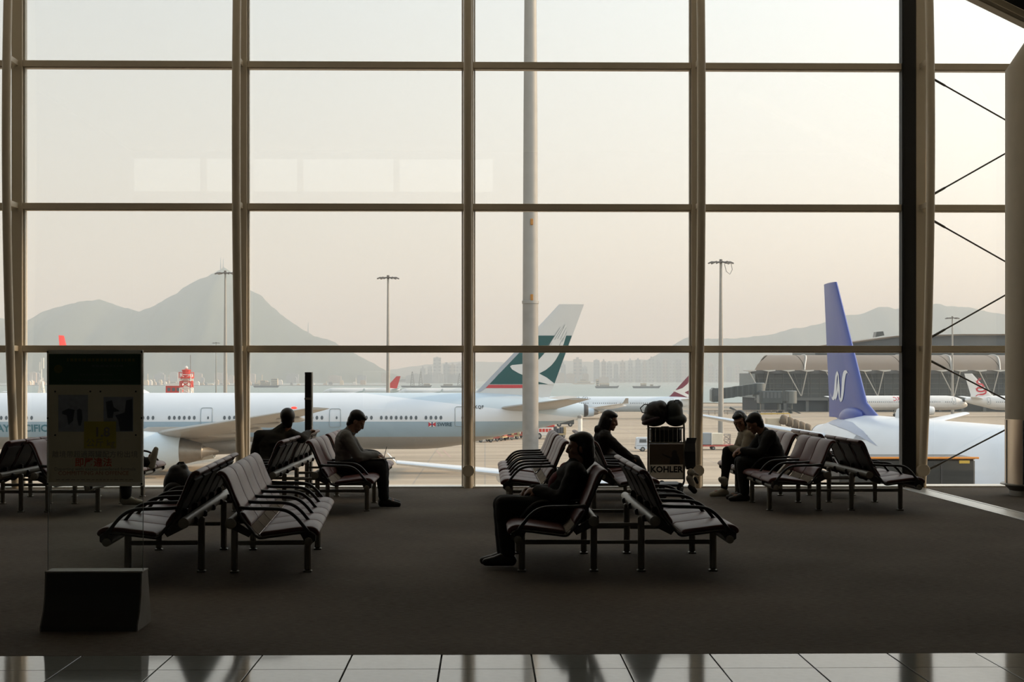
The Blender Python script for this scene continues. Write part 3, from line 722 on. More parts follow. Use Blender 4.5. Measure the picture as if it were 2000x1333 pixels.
green_m = mat('deep_green_paint', (0.012, 0.085, 0.088), 0.35, 0, 0.05); emb_w = mat('emblem_white', (0.70, 0.70, 0.69), 0.4, 0, 0.03)
finp = bpy.data.objects.get('tail_fin')
emb = poly_mb(fpoly([(1046, 656), (1117, 656), (1083, 750), (1072, 751), (955, 751)]), fp, cuts=3).build('green_field', green_m, finp, 60)
poly_mb(fpoly([(953, 752), (1040, 752), (1040, 758.5), (947, 758.5)]), fp, cuts=2).build('red_stripe', mat('stripe_red', (0.55, 0.06, 0.07), 0.4), finp, 60)
poly_mb(fpoly([(931, 766), (937, 759), (1037, 655), (1046, 656), (948, 759), (938, 766)]), fp, cuts=2).build('leading_edge_strip', mat('leading_edge_grey', (0.42, 0.44, 0.48), 0.4), finp, 60)
wg_ = [(996, 716), (1000, 713.5), (1015, 712), (1035, 710), (1052, 703), (1062, 692), (1072, 676), (1080, 662), (1087, 652), (1094, 642), (1097, 637), (1100, 643), (1103, 633), (1106, 630), (1107, 639), (1106, 655), (1101, 672), (1094, 688), (1085, 704), (1077, 714), (1066, 723), (1053, 730),
       (1068, 738), (1084, 750.5), (1074, 752), (1067, 750), (1050, 746), (1030, 737), (1012, 729), (1000, 722)]
poly_mb(fpoly(wg_), fq, cuts=3).build('brush_wing', emb_w, finp, 60)
bs = MB()
for a in (((1076, 668), (1093, 640)), ((1083, 664), (1098, 640)), ((1089, 662), (1104, 634)), ((1094, 664), (1106, 640)), ((1098, 668), (1107, 648)), ((1070, 676), (1084, 656)), ((1064, 690), (1078, 670)), ((1092, 676), (1100, 660))):
    (p, q), (r_, s_) = a; bs = poly_mb(fpoly([(p - .4, q), (p + .5, q), (r_ + .3, s_), (r_ - .2, s_)]), fr_, mb=bs, cuts=1)
bs.build('brush_strokes', mat('brush_grey', (0.20, 0.24, 0.25), 0.5), finp, 60)
# lettering on the hull
g7 = side7(-1, .035); letter_m = mat('hull_lettering', (0.045, 0.16, 0.21), 0.4)
tx_e = x7(97)
text_mb('CATHAY PACIFIC', 1.06, lambda u, v: g7(tx_e + u, z7(843) + v), align='RIGHT', bold=.03, spacing=1.0).build('lettering', letter_m, jet7, 0)
text_mb('B-KQF', .47, lambda u, v: g7(x7(928) - .55 + u, z7(798.5) + v), bold=.012, spacing=1.15).build('registration', mat('reg_black', (0.03, 0.04, 0.05), .5), jet7, 0)
text_mb('SWIRE', .56, lambda u, v: g7(x7(854) + u, z7(833) + v), bold=.012).build('lettering', mat('swire_blue', (0.03, 0.08, 0.12), .5), jet7, 0)
lx0, lx1, lz0, lz1 = x7(837), x7(851), z7(834), z7(825)
lc, lz = (lx0 + lx1) / 2, (lz0 + lz1) / 2
fl = MB(); fl.add([g7(a, b) for a, b in ((lx0, lz0), (lx1, lz0), (lx1, lz1), (lx0, lz1))], [(0, 1, 2, 3)], 0)
g8 = side7(-1, .05)
for tri in (((lx0, lz0), (lc, lz), (lx0, lz1)), ((lx1, lz0), (lc, lz), (lx1, lz1))): fl.add([g8(*p) for p in tri], [(0, 1, 2)], 1)
fl.add([g8(*p) for p in ((lc - .07, lz0), (lc + .07, lz0), (lc + .07, lz1), (lc - .07, lz1))], [(0, 1, 2, 3)], 2)
fl.build('house_flag', [wht_m, mat('flag_red', (0.5, 0.03, 0.06), .5), mat('flag_blue', (0.02, 0.04, 0.16), .5)], jet7, 0)
MB().sphere((P7['wing'][-1][0] - 1.2, -29.9, 7.6), (.28, .16, .12), 8, 6).build('position_light', mat('beacon_red', (0.8, 0.03, 0.02), .3, emit=((1, .05, .03), 1.5)), jet7)

# ---- four-engined jet with a blue tail, nose towards the lounge
HD = 0.06
tail4 = Vector((X(1608, 108.0), 108.0, APRON))
aft = Vector((-HD, 1, 0)).normalized()
P4 = dict(L=62.4, D=5.64, zc=5.1, seen=1, tl=3.0, endt=.34, endb=.06,
          wing=[(19.5, 1.9, 3.4, 11.5, 1.4), (25.5, 9.4, 4.2, 7.2, .8), (42.0, 30.0, 5.5, 2.3, .25)], winglet=(.5, 1.0),
          stab=[(54.0, .8, 6.2, 6.2, .6), (59.8, 9.7, 7.8, 2.3, .2)],
          fin=[(49.0, 7.6, 11.6, .78), (52.2, 8.7, 8.4, .72), (58.9, 16.85, 3.0, .36)],
          eng=[(21.5, 9.4, 2.5, 1.2, 4.6), (30.5, 19.2, 3.1, 1.2, 4.6)], mgx=32, mgy=5)
nose4 = tail4 - aft * P4['L']
blue_m = mat('royal_blue_paint', (0.055, 0.078, 0.31), 0.30, 0, 0.06, .3)
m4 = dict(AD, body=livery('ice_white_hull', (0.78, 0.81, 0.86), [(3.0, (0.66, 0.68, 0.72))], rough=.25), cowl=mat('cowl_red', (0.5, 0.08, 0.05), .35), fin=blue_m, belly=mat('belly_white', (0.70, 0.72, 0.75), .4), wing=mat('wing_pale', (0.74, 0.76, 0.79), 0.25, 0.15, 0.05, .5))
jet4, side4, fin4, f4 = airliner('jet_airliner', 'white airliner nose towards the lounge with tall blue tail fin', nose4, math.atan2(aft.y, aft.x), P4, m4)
fin4o = [o for o in jet4.children if o.name.startswith('tail_fin')][0]
# letters on the fin: slanted strokes
fs4 = fin4(1, .03); fs4b = fin4(-1, .03)
def stroke(pts, ws):
    L_, R_ = [], []
    for i, (p, w_) in enumerate(zip(pts, ws)):
        a = Vector(pts[max(0, i - 1)]); b = Vector(pts[min(len(pts) - 1, i + 1)]); d = (b - a).normalized(); nn = Vector((-d.y, d.x)) * w_ / 2
        L_.append(tuple(Vector(p) + nn)); R_.append(tuple(Vector(p) - nn))
    return L_, R_
def ribbon(mb, pts, ws, fn):
    L_, R_ = stroke(pts, ws); k = len(pts)
    for i in range(k - 1):
        mb.add([fn(*L_[i]), fn(*L_[i + 1]), fn(*R_[i + 1]), fn(*R_[i])], [(0, 1, 2, 3)])
def smooth_pts(P_, n=4):
    out = []
    for i in range(len(P_) - 1):
        p0, p1, p2, p3 = [Vector(P_[max(0, min(len(P_) - 1, j))]) for j in (i - 1, i, i + 1, i + 2)]
        for k in range(n):
            t = k / n; out.append(tuple(.5 * ((2 * p1) + (p2 - p0) * t + (2 * p0 - 5 * p1 + 4 * p2 - p3) * t * t + (3 * p1 - p0 - 3 * p2 + p3) * t ** 3)))
    out.append(tuple(P_[-1])); return out
# letter frame: u from trailing edge (left, as seen) towards the leading edge, v up; the letters lean with the fin
def LF(u, v): return (60.15 - u * 5.2, 8.75 + v * 1.95)
sas = MB()
def st_(pts, w0, w1, w2):
    q = smooth_pts([LF(*p) for p in pts], 5); n_ = len(q)
    ws = [w0 + (w1 - w0) * min(1, 2 * i / (n_ - 1)) if 2 * i < n_ else w1 + (w2 - w1) * (2 * i / (n_ - 1) - 1) for i in range(n_)]
    for (a, b), (c, d), wa, wb in zip(q, q[1:], ws, ws[1:]):          # a broad-nib pen held level
        sas.add([fs4(a - wa / 2, b - .09), fs4(a + wa / 2, b + .09), fs4(c + wb / 2, d + .09), fs4(c - wb / 2, d - .09)], [(0, 1, 2, 3)])
st_([(0.05, .22), (.10, .08), (.20, .06), (.31, .22), (.36, .55), (.41, .85), (.50, .99)], .25, .72, .25)          # first S
st_([(.34, .04), (.43, .25), (.50, .55), (.53, .80)], .22, .34, .15)                                             # A, left
st_([(.53, .95), (.545, .60), (.56, .25), (.59, .02)], .25, .62, .30)                                            # A, right
st_([(.61, .0), (.70, .08), (.75, .35), (.78, .70), (.84, .96), (.93, .99), (.99, .90)], .30, .68, .25)          # last S
sas.build('fin_letters', mat('letter_silver', (0.78, 0.78, 0.80), .35), fin4o, 60)
gs4 = side4(1, .03); tt_ = MB()
poly_mb([(59.0, 7.62), (55, 7.62), (50.5, 7.5), (46.5, 7.1), (42.0, 6.35), (46, 6.75), (50, 7.05), (54, 7.2), (57.5, 7.25)], gs4, cuts=3).build('paint_sweep', mat('sweep_blue_grey', (0.34, 0.39, 0.53), .3), jet4, 60)
for k in range(7): tt_.add([gs4(45.0 + k * .32, 6.6), gs4(45.2 + k * .32, 6.6), gs4(45.2 + k * .32, 6.9), gs4(45.0 + k * .32, 6.9)], [(0, 1, 2, 3)])
tag(tt_.build('stencil_marks', mat('stencil_grey', (0.45, 0.46, 0.5), .6), jet4, 0), kind='stuff')
MB().sphere((53.6, 0.5, 7.65), (2.3, .60, .72), 16, 10).build('fin_fairing', blue_m, jet4)
MB().lathe([(.36, -.1), (.34, .25), (.25, .5), (.05, .6)], 12, Matrix.Translation((45.5, 0, 7.9))).build('satcom_dome', plane_white, jet4)

# ---- smaller jets
def small_jet(label, px_tail, d, flip, body, fin, length=42.0, hd=0.0, wl=plane_white, stabm=None, detail=False, cowl=None):
    P = dict(L=length, D=3.95, zc=3.75, seen=(1 if flip else -1), tl=2.6, detail=detail, ws=.85,
             wing=[(length * .30, 1.2, 2.6, 6.6, .85), (length * .30 + 3.6, 5.8, 3.1, 4.0, .5), (length * .30 + 9.6, 16.9, 4.2, 1.6, .16)], winglet=(1.3, .8),
             stab=[(length - 5.2, .5, 4.9, 3.6, .36), (length - 1.4, 6.2, 5.5, 1.5, .14)],
             fin=[(length - 8.6, 5.2, 7.0, .5), (length - 7.2, 6.0, 5.6, .46), (length - 2.0, 11.7, 2.1, .22)],
             eng=[(length * .30 + .1, 5.75, 1.75, 1.1, 3.3)], winrows=[(5.2, length * .36), (length * .38, length * .80)], doors=[(4.3, 3.4, 5.2, .42), (length * .84, 3.4, 5.2, .42)], mgx=length * .5, mgy=3.8)
    p = at(px_tail, HY, d); rz = (math.pi if flip else 0) + hd
    ax = Vector((math.cos(rz), math.sin(rz), 0)); n0 = Vector((p.x, p.y, APRON)) - ax * length; n0.z = APRON
    ms = dict(AD, body=body, cowl=cowl or plane_white, fin=fin, belly=plane_white, wing=plane_white if detail else wl, winglet=wl)
    j = airliner('jet_airliner', label, n0, rz, P, ms); fo = [o for o in j[0].children if o.name.startswith('tail_fin')][0]
    return j + (fo, P)
maroon = mat('maroon_paint', (0.20, 0.02, 0.045), .35, 0, .05)
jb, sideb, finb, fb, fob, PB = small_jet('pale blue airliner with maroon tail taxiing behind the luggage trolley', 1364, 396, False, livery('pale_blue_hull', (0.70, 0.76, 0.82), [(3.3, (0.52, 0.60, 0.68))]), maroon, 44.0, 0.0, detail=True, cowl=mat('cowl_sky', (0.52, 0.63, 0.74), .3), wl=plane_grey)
fe = finb(-1, .03); Lb = 44.0
w_ = [(-7.6 + .0, 7.1), (-6.0, 7.35), (-4.7, 7.8), (-3.4, 8.9), (-2.5, 10.6), (-2.1, 9.3), (-2.4, 8.1), (-3.1, 7.2), (-4.2, 6.65), (-3.0, 6.0), (-2.6, 5.5), (-3.4, 5.4), (-5.2, 6.2), (-6.4, 6.75)]
poly_mb([(Lb + a + .6, b + .1) for a, b in w_], fe, cuts=2).build('brush_wing', wht_m, fob, 60)
gb = sideb(-1, .03)
text_mb('CATHAY DRAGON', .95, lambda u, v: gb(8.0 + u, 5.05 + v), bold=.01).build('lettering', mat('hull_lettering_b', (0.10, 0.13, 0.17), .5), jb, 0)

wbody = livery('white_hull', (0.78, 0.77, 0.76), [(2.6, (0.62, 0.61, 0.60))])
finw = mat('white_fin', (0.78, 0.77, 0.76), .35, 0, .03)
dr_m = mat('dragon_red', (0.60, 0.03, 0.05), .45)
def dragon(fin_fn, s, L_, fo):
    mb = MB(); fn = fin_fn(s, .04)
    P_ = [(-4.4, 10.2), (-3.7, 10.0), (-3.3, 9.4), (-3.9, 8.9), (-4.7, 8.8), (-5.0, 8.2), (-4.4, 7.8), (-3.6, 7.9), (-3.2, 7.4), (-3.7, 6.9), (-4.8, 6.9), (-5.5, 7.2), (-5.6, 6.5), (-4.8, 6.1), (-3.6, 6.0), (-3.0, 5.6)]
    q = smooth_pts([(L_ + a, b) for a, b in P_], 4); ribbon(mb, q, [.42 if 4 < i < len(q) - 6 else .22 for i in range(len(q))], fn)
    for a, b in ((-4.9, 8.2), (-3.2, 7.4), (-5.6, 6.8), (-3.2, 9.4), (-4.0, 10.3)):
        for k in range(3):
            an = R(120 * k + 40); ribbon(mb, [(L_ + a, b), (L_ + a + .55 * math.cos(an), b + .55 * math.sin(an))], [.16, .05], fn)
    mb.build('dragon_emblem', dr_m, fo, 60)
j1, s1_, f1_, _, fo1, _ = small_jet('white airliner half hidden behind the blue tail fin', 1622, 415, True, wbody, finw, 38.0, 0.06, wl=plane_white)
dragon(f1_, 1, 38.0, fo1)
g1 = s1_(1, .03)
text_mb('DRAGONAIR', 1.5, lambda u, v: g1(X(1744, 415) * 0 + 21.3 - u, 4.35 + v), bold=.02).build('lettering', dr_m, j1, 0)
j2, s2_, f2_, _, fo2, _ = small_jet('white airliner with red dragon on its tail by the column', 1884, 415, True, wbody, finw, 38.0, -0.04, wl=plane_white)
dragon(f2_, 1, 38.0, fo2)
redfin = mat('scarlet_fin', (0.62, 0.03, 0.025), .35, 0, .05)
small_jet('distant airliner whose red fin shows above the long hull', 782, 790, False, wbody, redfin, 40.0, 0.0)
small_jet('distant airliner whose white fin shows beside the window post', 934, 760, False, wbody, finw, 40.0, 0.0)
br_ = small_jet('airliner facing the lounge whose scarlet fin tip shows above the notice board', 124, 250, False, wbody, redfin, 44.0, 0.0)[0]
br_.scale = (1.48, 1.48, 1.48); br_.rotation_euler = (0, 0, R(-90)); br_.location = (X(119, 250), 250 + 44 * 1.48, APRON)

# ================================================================== APRON FURNITURE
def lattice(mb, base, w0, w1, h, n, r, mi=0, z0=0.0):
    bx, by, bz = base
    for k in range(n):
        a, b = k / n, (k + 1) / n; za, zb = bz + z0 + h * a, bz + z0 + h * b; wa, wb = w0 + (w1 - w0) * a, w0 + (w1 - w0) * b
        m_i = mi(k) if callable(mi) else mi
        cs = [(-1, -1), (1, -1), (1, 1), (-1, 1)]
        for i in range(4):
            p, q = cs[i], cs[(i + 1) % 4]
            P_ = lambda c, w_, z: (bx + c[0] * w_, by + c[1] * w_, z)
            mb.tube([P_(p, wa, za), P_(p, wb, zb)], r, 5, mi=m_i)
            mb.tube([P_(p, wa, za), P_(q, wb, zb)], r * .7, 4, mi=m_i); mb.tube([P_(q, wa, za), P_(p, wb, zb)], r * .7, 4, mi=m_i)
            mb.tube([P_(p, wb, zb), P_(q, wb, zb)], r * .7, 4, mi=m_i)
lamp_m = mat('floodlight_housing', (0.16, 0.15, 0.14), .5, .3); lens_m = mat('floodlight_lens', (0.5, 0.5, 0.48), .2)
def high_mast(px, ytop, label, h=30.0, d=None, r=.42, wire=False):
    d = d or (h - 10.2) * F / (HY - ytop); b = at(px, HY, d)
    t_ = thing('floodlight_mast', label, 'light mast', (b.x, b.y, APRON))
    MB().tube([(0, 0, 0), (0, 0, h * .5), (0, 0, h - .5)], [r, r * .75, r * .42], 12).build('pole', galv_m, t_)
    MB().tube([(-1.7, 0, h - .35), (1.7, 0, h - .35)], .12, 6).tube([(0, -.9, h - .35), (0, .9, h - .35)], .12, 6).tube([(0, 0, h - .6), (0, 0, h + .1)], .25, 8).build('head_frame', lamp_m, t_)
    for sx in (-1, 1):
        for k, (dx, dy) in enumerate(((1.75, 0), (1.15, -.75), (1.15, .75), (.5, -.4))):
            M = Matrix.Translation((sx * dx, dy, h - .45)) @ Matrix.Rotation(R(22 * sx), 4, 'Y')
            l = MB().cbox(-.40, .40, -.26, .26, -.10, .12, .05, M).build('floodlight', lamp_m, t_, 0)
            MB().box(-.33, .33, -.2, .2, -.125, -.1, M).build('lens', lens_m, l, 0)
    if wire: MB().tube([(1.7, 0, h - .6), (1.9, 0, h - 1.6), (1.5, 0, h - 2.4), (.9, 0, h - 1.9), (.6, 0, h - .7)], .05, 5).build('hanging_cable', lamp_m, t_)
high_mast(440, 530, 'light mast in front of the mountain peak by the window post', h=32.0)
high_mast(758, 539, 'light mast standing above the red fin and barge cranes')
high_mast(1408, 508, 'light mast with dangling cable right of the window post', wire=True, r=.5)
high_mast(422, 669, 'small far light mast left of the tall mast')
high_mast(1860, 619, 'light mast in front of the far terminal roof by the column', h=28.5)
high_mast(30, 536, 'light mast mostly hidden by the leftmost window post')
# the near mast, its head above the frame
b = at(1036, HY, 100.0)
nm = thing('floodlight_mast', 'thick weathered mast close outside, running out of the frame', 'light mast', (b.x, b.y, APRON))
MB().tube([(0, 0, 0), (0, 0, 15.2)], [.54, .51], 16).build('lower_pole', mat('weathered_zinc', (0.28, 0.265, 0.245), .55, .1, .28, 1.2), nm, 25)
MB().tube([(0, 0, 15.2), (0, 0, 28), (0, 0, 40)], [.505, .45, .36], 16).build('upper_pole', galv_m, nm, 25)
MB().lathe([(.52, 15.1), (.55, 15.12), (.55, 15.3), (.50, 15.32)], 16).build('joint_collar', galv_m, nm)
for z in (20.4, 15.5): MB().cbox(-.02, .16, -.55, -.40, z - .2, z + .2, .02).build('rusty_lug', mat('rust', (0.42, 0.20, 0.05), .8, 0, .3, 9), nm, 0)
for q in range(8):
    a = q * math.pi / 4; M = Matrix.Rotation(a, 4, 'Z') @ Matrix.Translation((1.5, 0, 39.6)) @ Matrix.Rotation(R(25), 4, 'Y')
    MB().cbox(-.4, .4, -.3, .3, -.12, .12, .04, M).build('floodlight', lamp_m, nm, 0)
MB().lathe([(.3, 39.6), (1.5, 39.7), (1.5, 39.8), (.3, 39.9)], 16, cap=False).build('head_ring', lamp_m, nm)
# short white post behind the benches
b = at(1133, HY, 130.0)
sp_ = thing('marker_post', 'slim white post standing under the big tail', 'post', (b.x, b.y, APRON))
MB().tube([(0, 0, .1), (0, 0, 7.0)], .19, 10).build('pole', wht_m, sp_); MB().lathe([(.45, 0), (.45, .12), (.2, .16)], 12).build('base', galv_m, sp_); MB().lathe([(.24, 6.9), (.24, 7.1), (.05, 7.2)], 10).build('cap', galv_m, sp_)
# red and white radar tower
b = at(364, HY, 450.0); rwh = 14.0
rt_ = thing('signal_tower', 'red and white lattice tower with gallery behind the long hull', 'tower', (b.x, b.y, APRON))
m = MB(); lattice(m, (0, 0, 0), 1.9, 1.5, 11.5, 6, .16, lambda k: (k // 1) % 2); m.build('lattice', [red_m, wht_m], rt_, 0)
MB().box(-.7, .7, -.7, .7, 3.0, 10.5).build('ladder_shaft', [wht_m], rt_, 0)
MB().lathe([(2.2, 10.4), (2.3, 10.5), (2.3, 10.8), (1.6, 10.85)], 8).build('gallery', red_m, rt_, 0)
MB().lathe([(1.2, 10.8), (1.2, 12.6), (1.4, 12.7), (1.4, 12.9), (.3, 13.1)], 8).build('cabin', red_m, rt_, 0)
m = MB()
for k in range(10):
    a = 2 * math.pi * k / 10; m.tube([(2.2 * math.cos(a), 2.2 * math.sin(a), 10.7), (2.2 * math.cos(a), 2.2 * math.sin(a), 12.2)], .07, 4)
m.tube([(2.2 * math.cos(2 * math.pi * k / 10), 2.2 * math.sin(2 * math.pi * k / 10), 12.2) for k in range(10)], .08, 4, closed=True); m.build('railing', red_m, rt_)
MB().tube([(1.2, 0, 12), (1.2, 0, 17.3)], .08, 5).build('aerial', lamp_m, rt_); MB().lathe([(.1, 13), (.5, 13.3), (.5, 13.7), (.1, 14.1)], 10).build('beacon', wht_m, rt_)
b = at(342, HY, 460.0)
hut = thing('equipment_hut', 'red equipment hut at the foot of the signal tower', 'building', (b.x, b.y, APRON))
MB().box(-2.4, 2.4, -2, 2, 0, 8.2).build('wall', red_m, hut, 0); MB().prism([(-2.6, 8.2), (2.6, 8.2), (2.0, 8.9), (-2.0, 8.9)], -2.2, 2.2).build('roof', wht_m, hut, 0)
for k in range(3): MB().box(-1.9 + k * 1.4, -1.0 + k * 1.4, -2.06, -1.98, 6.6, 7.6).build('window', win_m, hut, 0)
# aerial mast at far left
b = at(81, HY, 430.0)
am = thing('aerial_mast', 'white lattice aerial mast left of the notice board', 'mast', (b.x, b.y, APRON))
m = MB(); lattice(m, (0, 0, 0), 1.6, .35, 9.5, 4, .12); m.build('lattice', wht_m, am, 0)
MB().tube([(0, 0, 9.4), (0, 0, 16)], .14, 6).tube([(-.5, 0, 12.5), (-.5, 0, 15)], .16, 6).tube([(.55, 0, 13.2), (.55, 0, 16.2)], .16, 6).build('aerials', wht_m, am)

# ------------------------------------------------------------------ the far terminal
YT = 480.0; ZA = APRON
TX0 = XY(1475, YT); TX1 = XY(2330, YT)
def zz(py, Y): return EYE - (py - HY) / F * Y
tb = thing('terminal_building', 'far terminal with curved brown roof, glass front and slanting struts', 'building', (TX0, YT, APRON))
roof_m = mat('roof_bronze', (0.17, 0.118, 0.072), .5, .0, .12, .15); fac_m = mat('facade_dark', (0.055, 0.062, 0.062), .25, 0, .3, .3); strut_m = mat('strut_white', (0.62, 0.60, 0.56), .5); mull_m = mat('facade_mullion', (0.13, 0.13, 0.125), .5)
LT = TX1 - TX0; ze = zz(726, YT) - APRON; zcr = zz(694, YT + 16) - APRON
def vault(x0, x1, skew, y0, y1, zb, zt, n=16, thick=.35):
    rings = []
    for x, s in ((x0, 1), (x1, 0)):
        up = []; dn = []
        for k in range(n + 1):
            a = k / n; sx = skew * s * math.sin(math.pi * min(a, .5)) 
            yy = y0 + (y1 - y0) * a; z_ = zb + (zt - zb) * math.sin(math.pi * a) ** .62
            up.append(Vector((x + sx, yy, z_))); dn.append(Vector((x + sx, yy, z_ - thick)))
        rings.append(up + dn[::-1])
    return rings
nb = 9; step = LT / nb
for k in range(nb):
    MB().loft(vault(k * step + (0 if k else -.5), (k + 1) * step - .25, 7.0 if k == 0 else 0.0, -1.5, 33, ze + .4, zcr)).build('roof_bay', roof_m, tb, 50)
    if k:                                                   # raised seam between roof bays
        pts = [(k * step - .12 + 3.2 * math.sin(math.pi * min(.5, a / 16)), -1.5 + 34.5 * a / 16, ze + .45 + (zcr - ze - .4) * math.sin(math.pi * a / 16) ** .62) for a in range(17)]
        MB().tube(pts, .22, 5).build('roof_seam', strut_m, tb)
MB().box(-2, LT, -3.0, 0.2, ze - .7, ze + .35).build('eave_beam', mat('eave_dark', (0.10, 0.10, 0.10), .5), tb, 0)
MB().box(0, LT, 0.3, 30, 4.3, ze - .5).build('glass_front', fac_m, tb, 0)
MB().box(1, LT, 1.5, 30, 0, 4.3).build('ground_floor', mat('undercroft', (0.05, 0.05, 0.05), .8), tb, 0)
MB().box(0, LT, -.3, 1.4, 3.5, 4.4).build('floor_edge', mull_m, tb, 0)
for k in range(int(LT / 7)):
    MB().box(2 + k * 7, 2.9 + k * 7, .2, 1.4, 0, 3.6).build('ground_column', mull_m, tb, 0)
for k in range(int(LT / 2.9)): MB().box(k * 2.9, k * 2.9 + .16, 0.1, .32, 4.4, ze - .6).build('mullion', mull_m, tb, 0)
for z in (5.6, 7.2, 8.8, 10.4): MB().box(0, LT, 0.05, .3, z, z + .14).build('facade_rail', mull_m, tb, 0)
for k in range(int(LT / 6)):
    x = -2.5 + k * 6.0
    MB().prism([(x - 2.0, ze + .35), (x + 2.0, ze + .5), (x + 2.0, ze + .15), (x + .2, ze - .1)], -4.6, -2.6).build('eave_bracket', strut_m, tb, 0)
    xb = x + (4.6 if k % 2 == 0 else -1.2)
    MB().tube([(x, -3.6, ze), (xb, -1.4, 5.0)], .17, 6).build('strut', strut_m, tb)
    MB().tube([(x + (2.4 if k % 2 == 0 else .8), -1.0, ze), (xb + (.3 if k % 2 == 0 else 2.2), -.8, 5.0)], .12, 6).build('strut', mull_m, tb)
# taller roof behind
Y2 = 540.0
up = thing('terminal_hall', 'higher dark roofed hall behind the curved roof terminal', 'building', (XY(1592, Y2), Y2, APRON))
L2 = XY(2330, Y2) - XY(1592, Y2); zl = zz(684, Y2) - APRON; zh = zz(659, Y2) - APRON
MB().box(0, L2, 0, 40, 0, zl).build('hall_wall', fac_m, up, 0)
k1 = XY(1665, Y2) - XY(1592, Y2); k2 = XY(1757, Y2) - XY(1592, Y2)
prf = [(-1, zl), (-.5, zl + .8), (k1 * .5, zl + 1.6), (k1, zz(671, Y2) - APRON), (k2, zz(658, Y2) - APRON), (k2 * 1.8, zz(654.5, Y2) - APRON), (L2, zz(654, Y2) - APRON), (L2, zl)]
MB().prism(prf, 6, 40).build('hall_front', mat('hall_slate', (0.11, 0.11, 0.115), .5, 0, .15, .2), up, 0)
for (a, b), (c, d) in zip(prf[1:6], prf[2:7]):
    M_ = MB(); M_.prism([(a, b), (c, d), (c, d + .5), (a, b + .5)], 4, 42); M_.build('roof_sheet', roof_m, up, 0)
xv = XY(1730, Y2) - XY(1592, Y2)
MB().prism([(xv - 1.6, zh + .3), (xv + 1.6, zh + .9), (xv + 1.2, zh + 2.4), (xv - 1.2, zh + 2.2)], 8, 12).build('roof_vent', fac_m, up, 0)

# ------------------------------------------------------------------ boarding bridges
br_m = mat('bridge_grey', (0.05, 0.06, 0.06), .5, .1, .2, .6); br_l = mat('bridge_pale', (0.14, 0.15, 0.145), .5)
def bridge(label, px0, px1, px2, d, yt0, yt1, thick):
    X0, X1, X2 = X(px0, d), X(px1, d), X(px2, d)
    z0, z1 = zz(yt0, d) - APRON, zz(yt1, d) - APRON; h = thick / F * d
    t_ = thing('boarding_bridge', label, 'boarding bridge', (X0, d, APRON))
    a = X1 - X0; b = X2 - X0
    MB().cbox(0, a, -2, 2, z0 - h, z0, .25).build('cab', br_m, t_, 0)
    MB().prism([(-.3, z0 - .5), (-.3, z0 - h + .3), (.5, z0 - h - .1), (.5, z0 + .1)], -2.2, 2.2).build('cab_hood', fac_m, t_, 0)
    for k in range(5): MB().box(a * (.12 + .17 * k), a * (.22 + .17 * k), -2.05, -1.9, z0 - h * .55, z0 - .35).build('window', win_m, t_, 0)
    n = 3
    for k in range(n):
        p, q = a + (b - a) * k / n, a + (b - a) * (k + 1) / n + .2; w_ = 1.5 + .12 * k; zp, zq = z0 + (z1 - z0) * k / n - .1 + .1 * k, z0 + (z1 - z0) * (k + 1) / n - .1 + .1 * k
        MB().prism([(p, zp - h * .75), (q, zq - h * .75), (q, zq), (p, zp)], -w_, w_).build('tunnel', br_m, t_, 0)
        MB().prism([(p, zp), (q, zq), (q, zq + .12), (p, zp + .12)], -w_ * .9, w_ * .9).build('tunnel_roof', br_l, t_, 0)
        for i in range(5):
            u = p + (q - p) * (i + .5) / 5; zu = zp + (zq - zp) * (i + .5) / 5; MB().box(u - .06, u + .06, -w_ - .08, -w_ + .05, zu - h * .75, zu).build('rib', br_l if i % 2 else fac_m, t_, 0)
    MB().lathe([(1.9, 0), (1.9, h * .95), (1.5, h)], 14, Matrix.Translation((b + 1.2, 0, z1 - h * .9))).build('rotunda', br_l, t_)
    MB().tube([(b + 1.2, 0, 0), (b + 1.2, 0, z1 - h * .8)], .65, 10).build('column', br_m, t_)
    xl = a * .9
    for s in (-1, 1): MB().tube([(xl, s * 1.3, .5), (xl, s * 1.3, z0 - h * .7)], .28, 8).build('leg', br_l, t_)
    MB().box(xl - .6, xl + .6, -1.8, 1.8, .4, .9).build('bogie', br_m, t_, 0)
    for s in (-1, 1):
        MB().lathe([(.2, -.2), (.55, -.22), (.6, 0), (.55, .22), (.2, .2)], 12, Matrix.Translation((xl, s * 1.75, .58)) @ Matrix.Rotation(R(90), 4, 'X')).build('wheel', AD['tyre'], t_)
    MB().prism([(xl + 2, 1.4), (xl + 5.5, 0), (xl + 6.2, 0), (xl + 2.4, 1.9)], -2.3, -1.6).build('stair', fac_m, t_, 0)
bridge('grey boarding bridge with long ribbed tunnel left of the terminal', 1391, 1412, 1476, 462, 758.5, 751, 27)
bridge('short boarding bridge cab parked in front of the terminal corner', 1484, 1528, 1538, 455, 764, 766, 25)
# low barrier along the stand
bm_ = MB()
for k in range(14): bm_.tube([(k * 1.8, 0, 0), (k * 1.8, 0, 1.3)], .09, 5)
for z in (.5, 1.25): bm_.tube([(0, 0, z), (13 * 1.8, 0, z)], .08, 5)
b = at(1372, HY, 440); tag(bm_.build('barrier', mat('barrier_brown', (0.26, 0.21, 0.17), .7), None, 35, (b.x, b.y, APRON)), 'low railing on the apron below the boarding bridge', 'barrier')

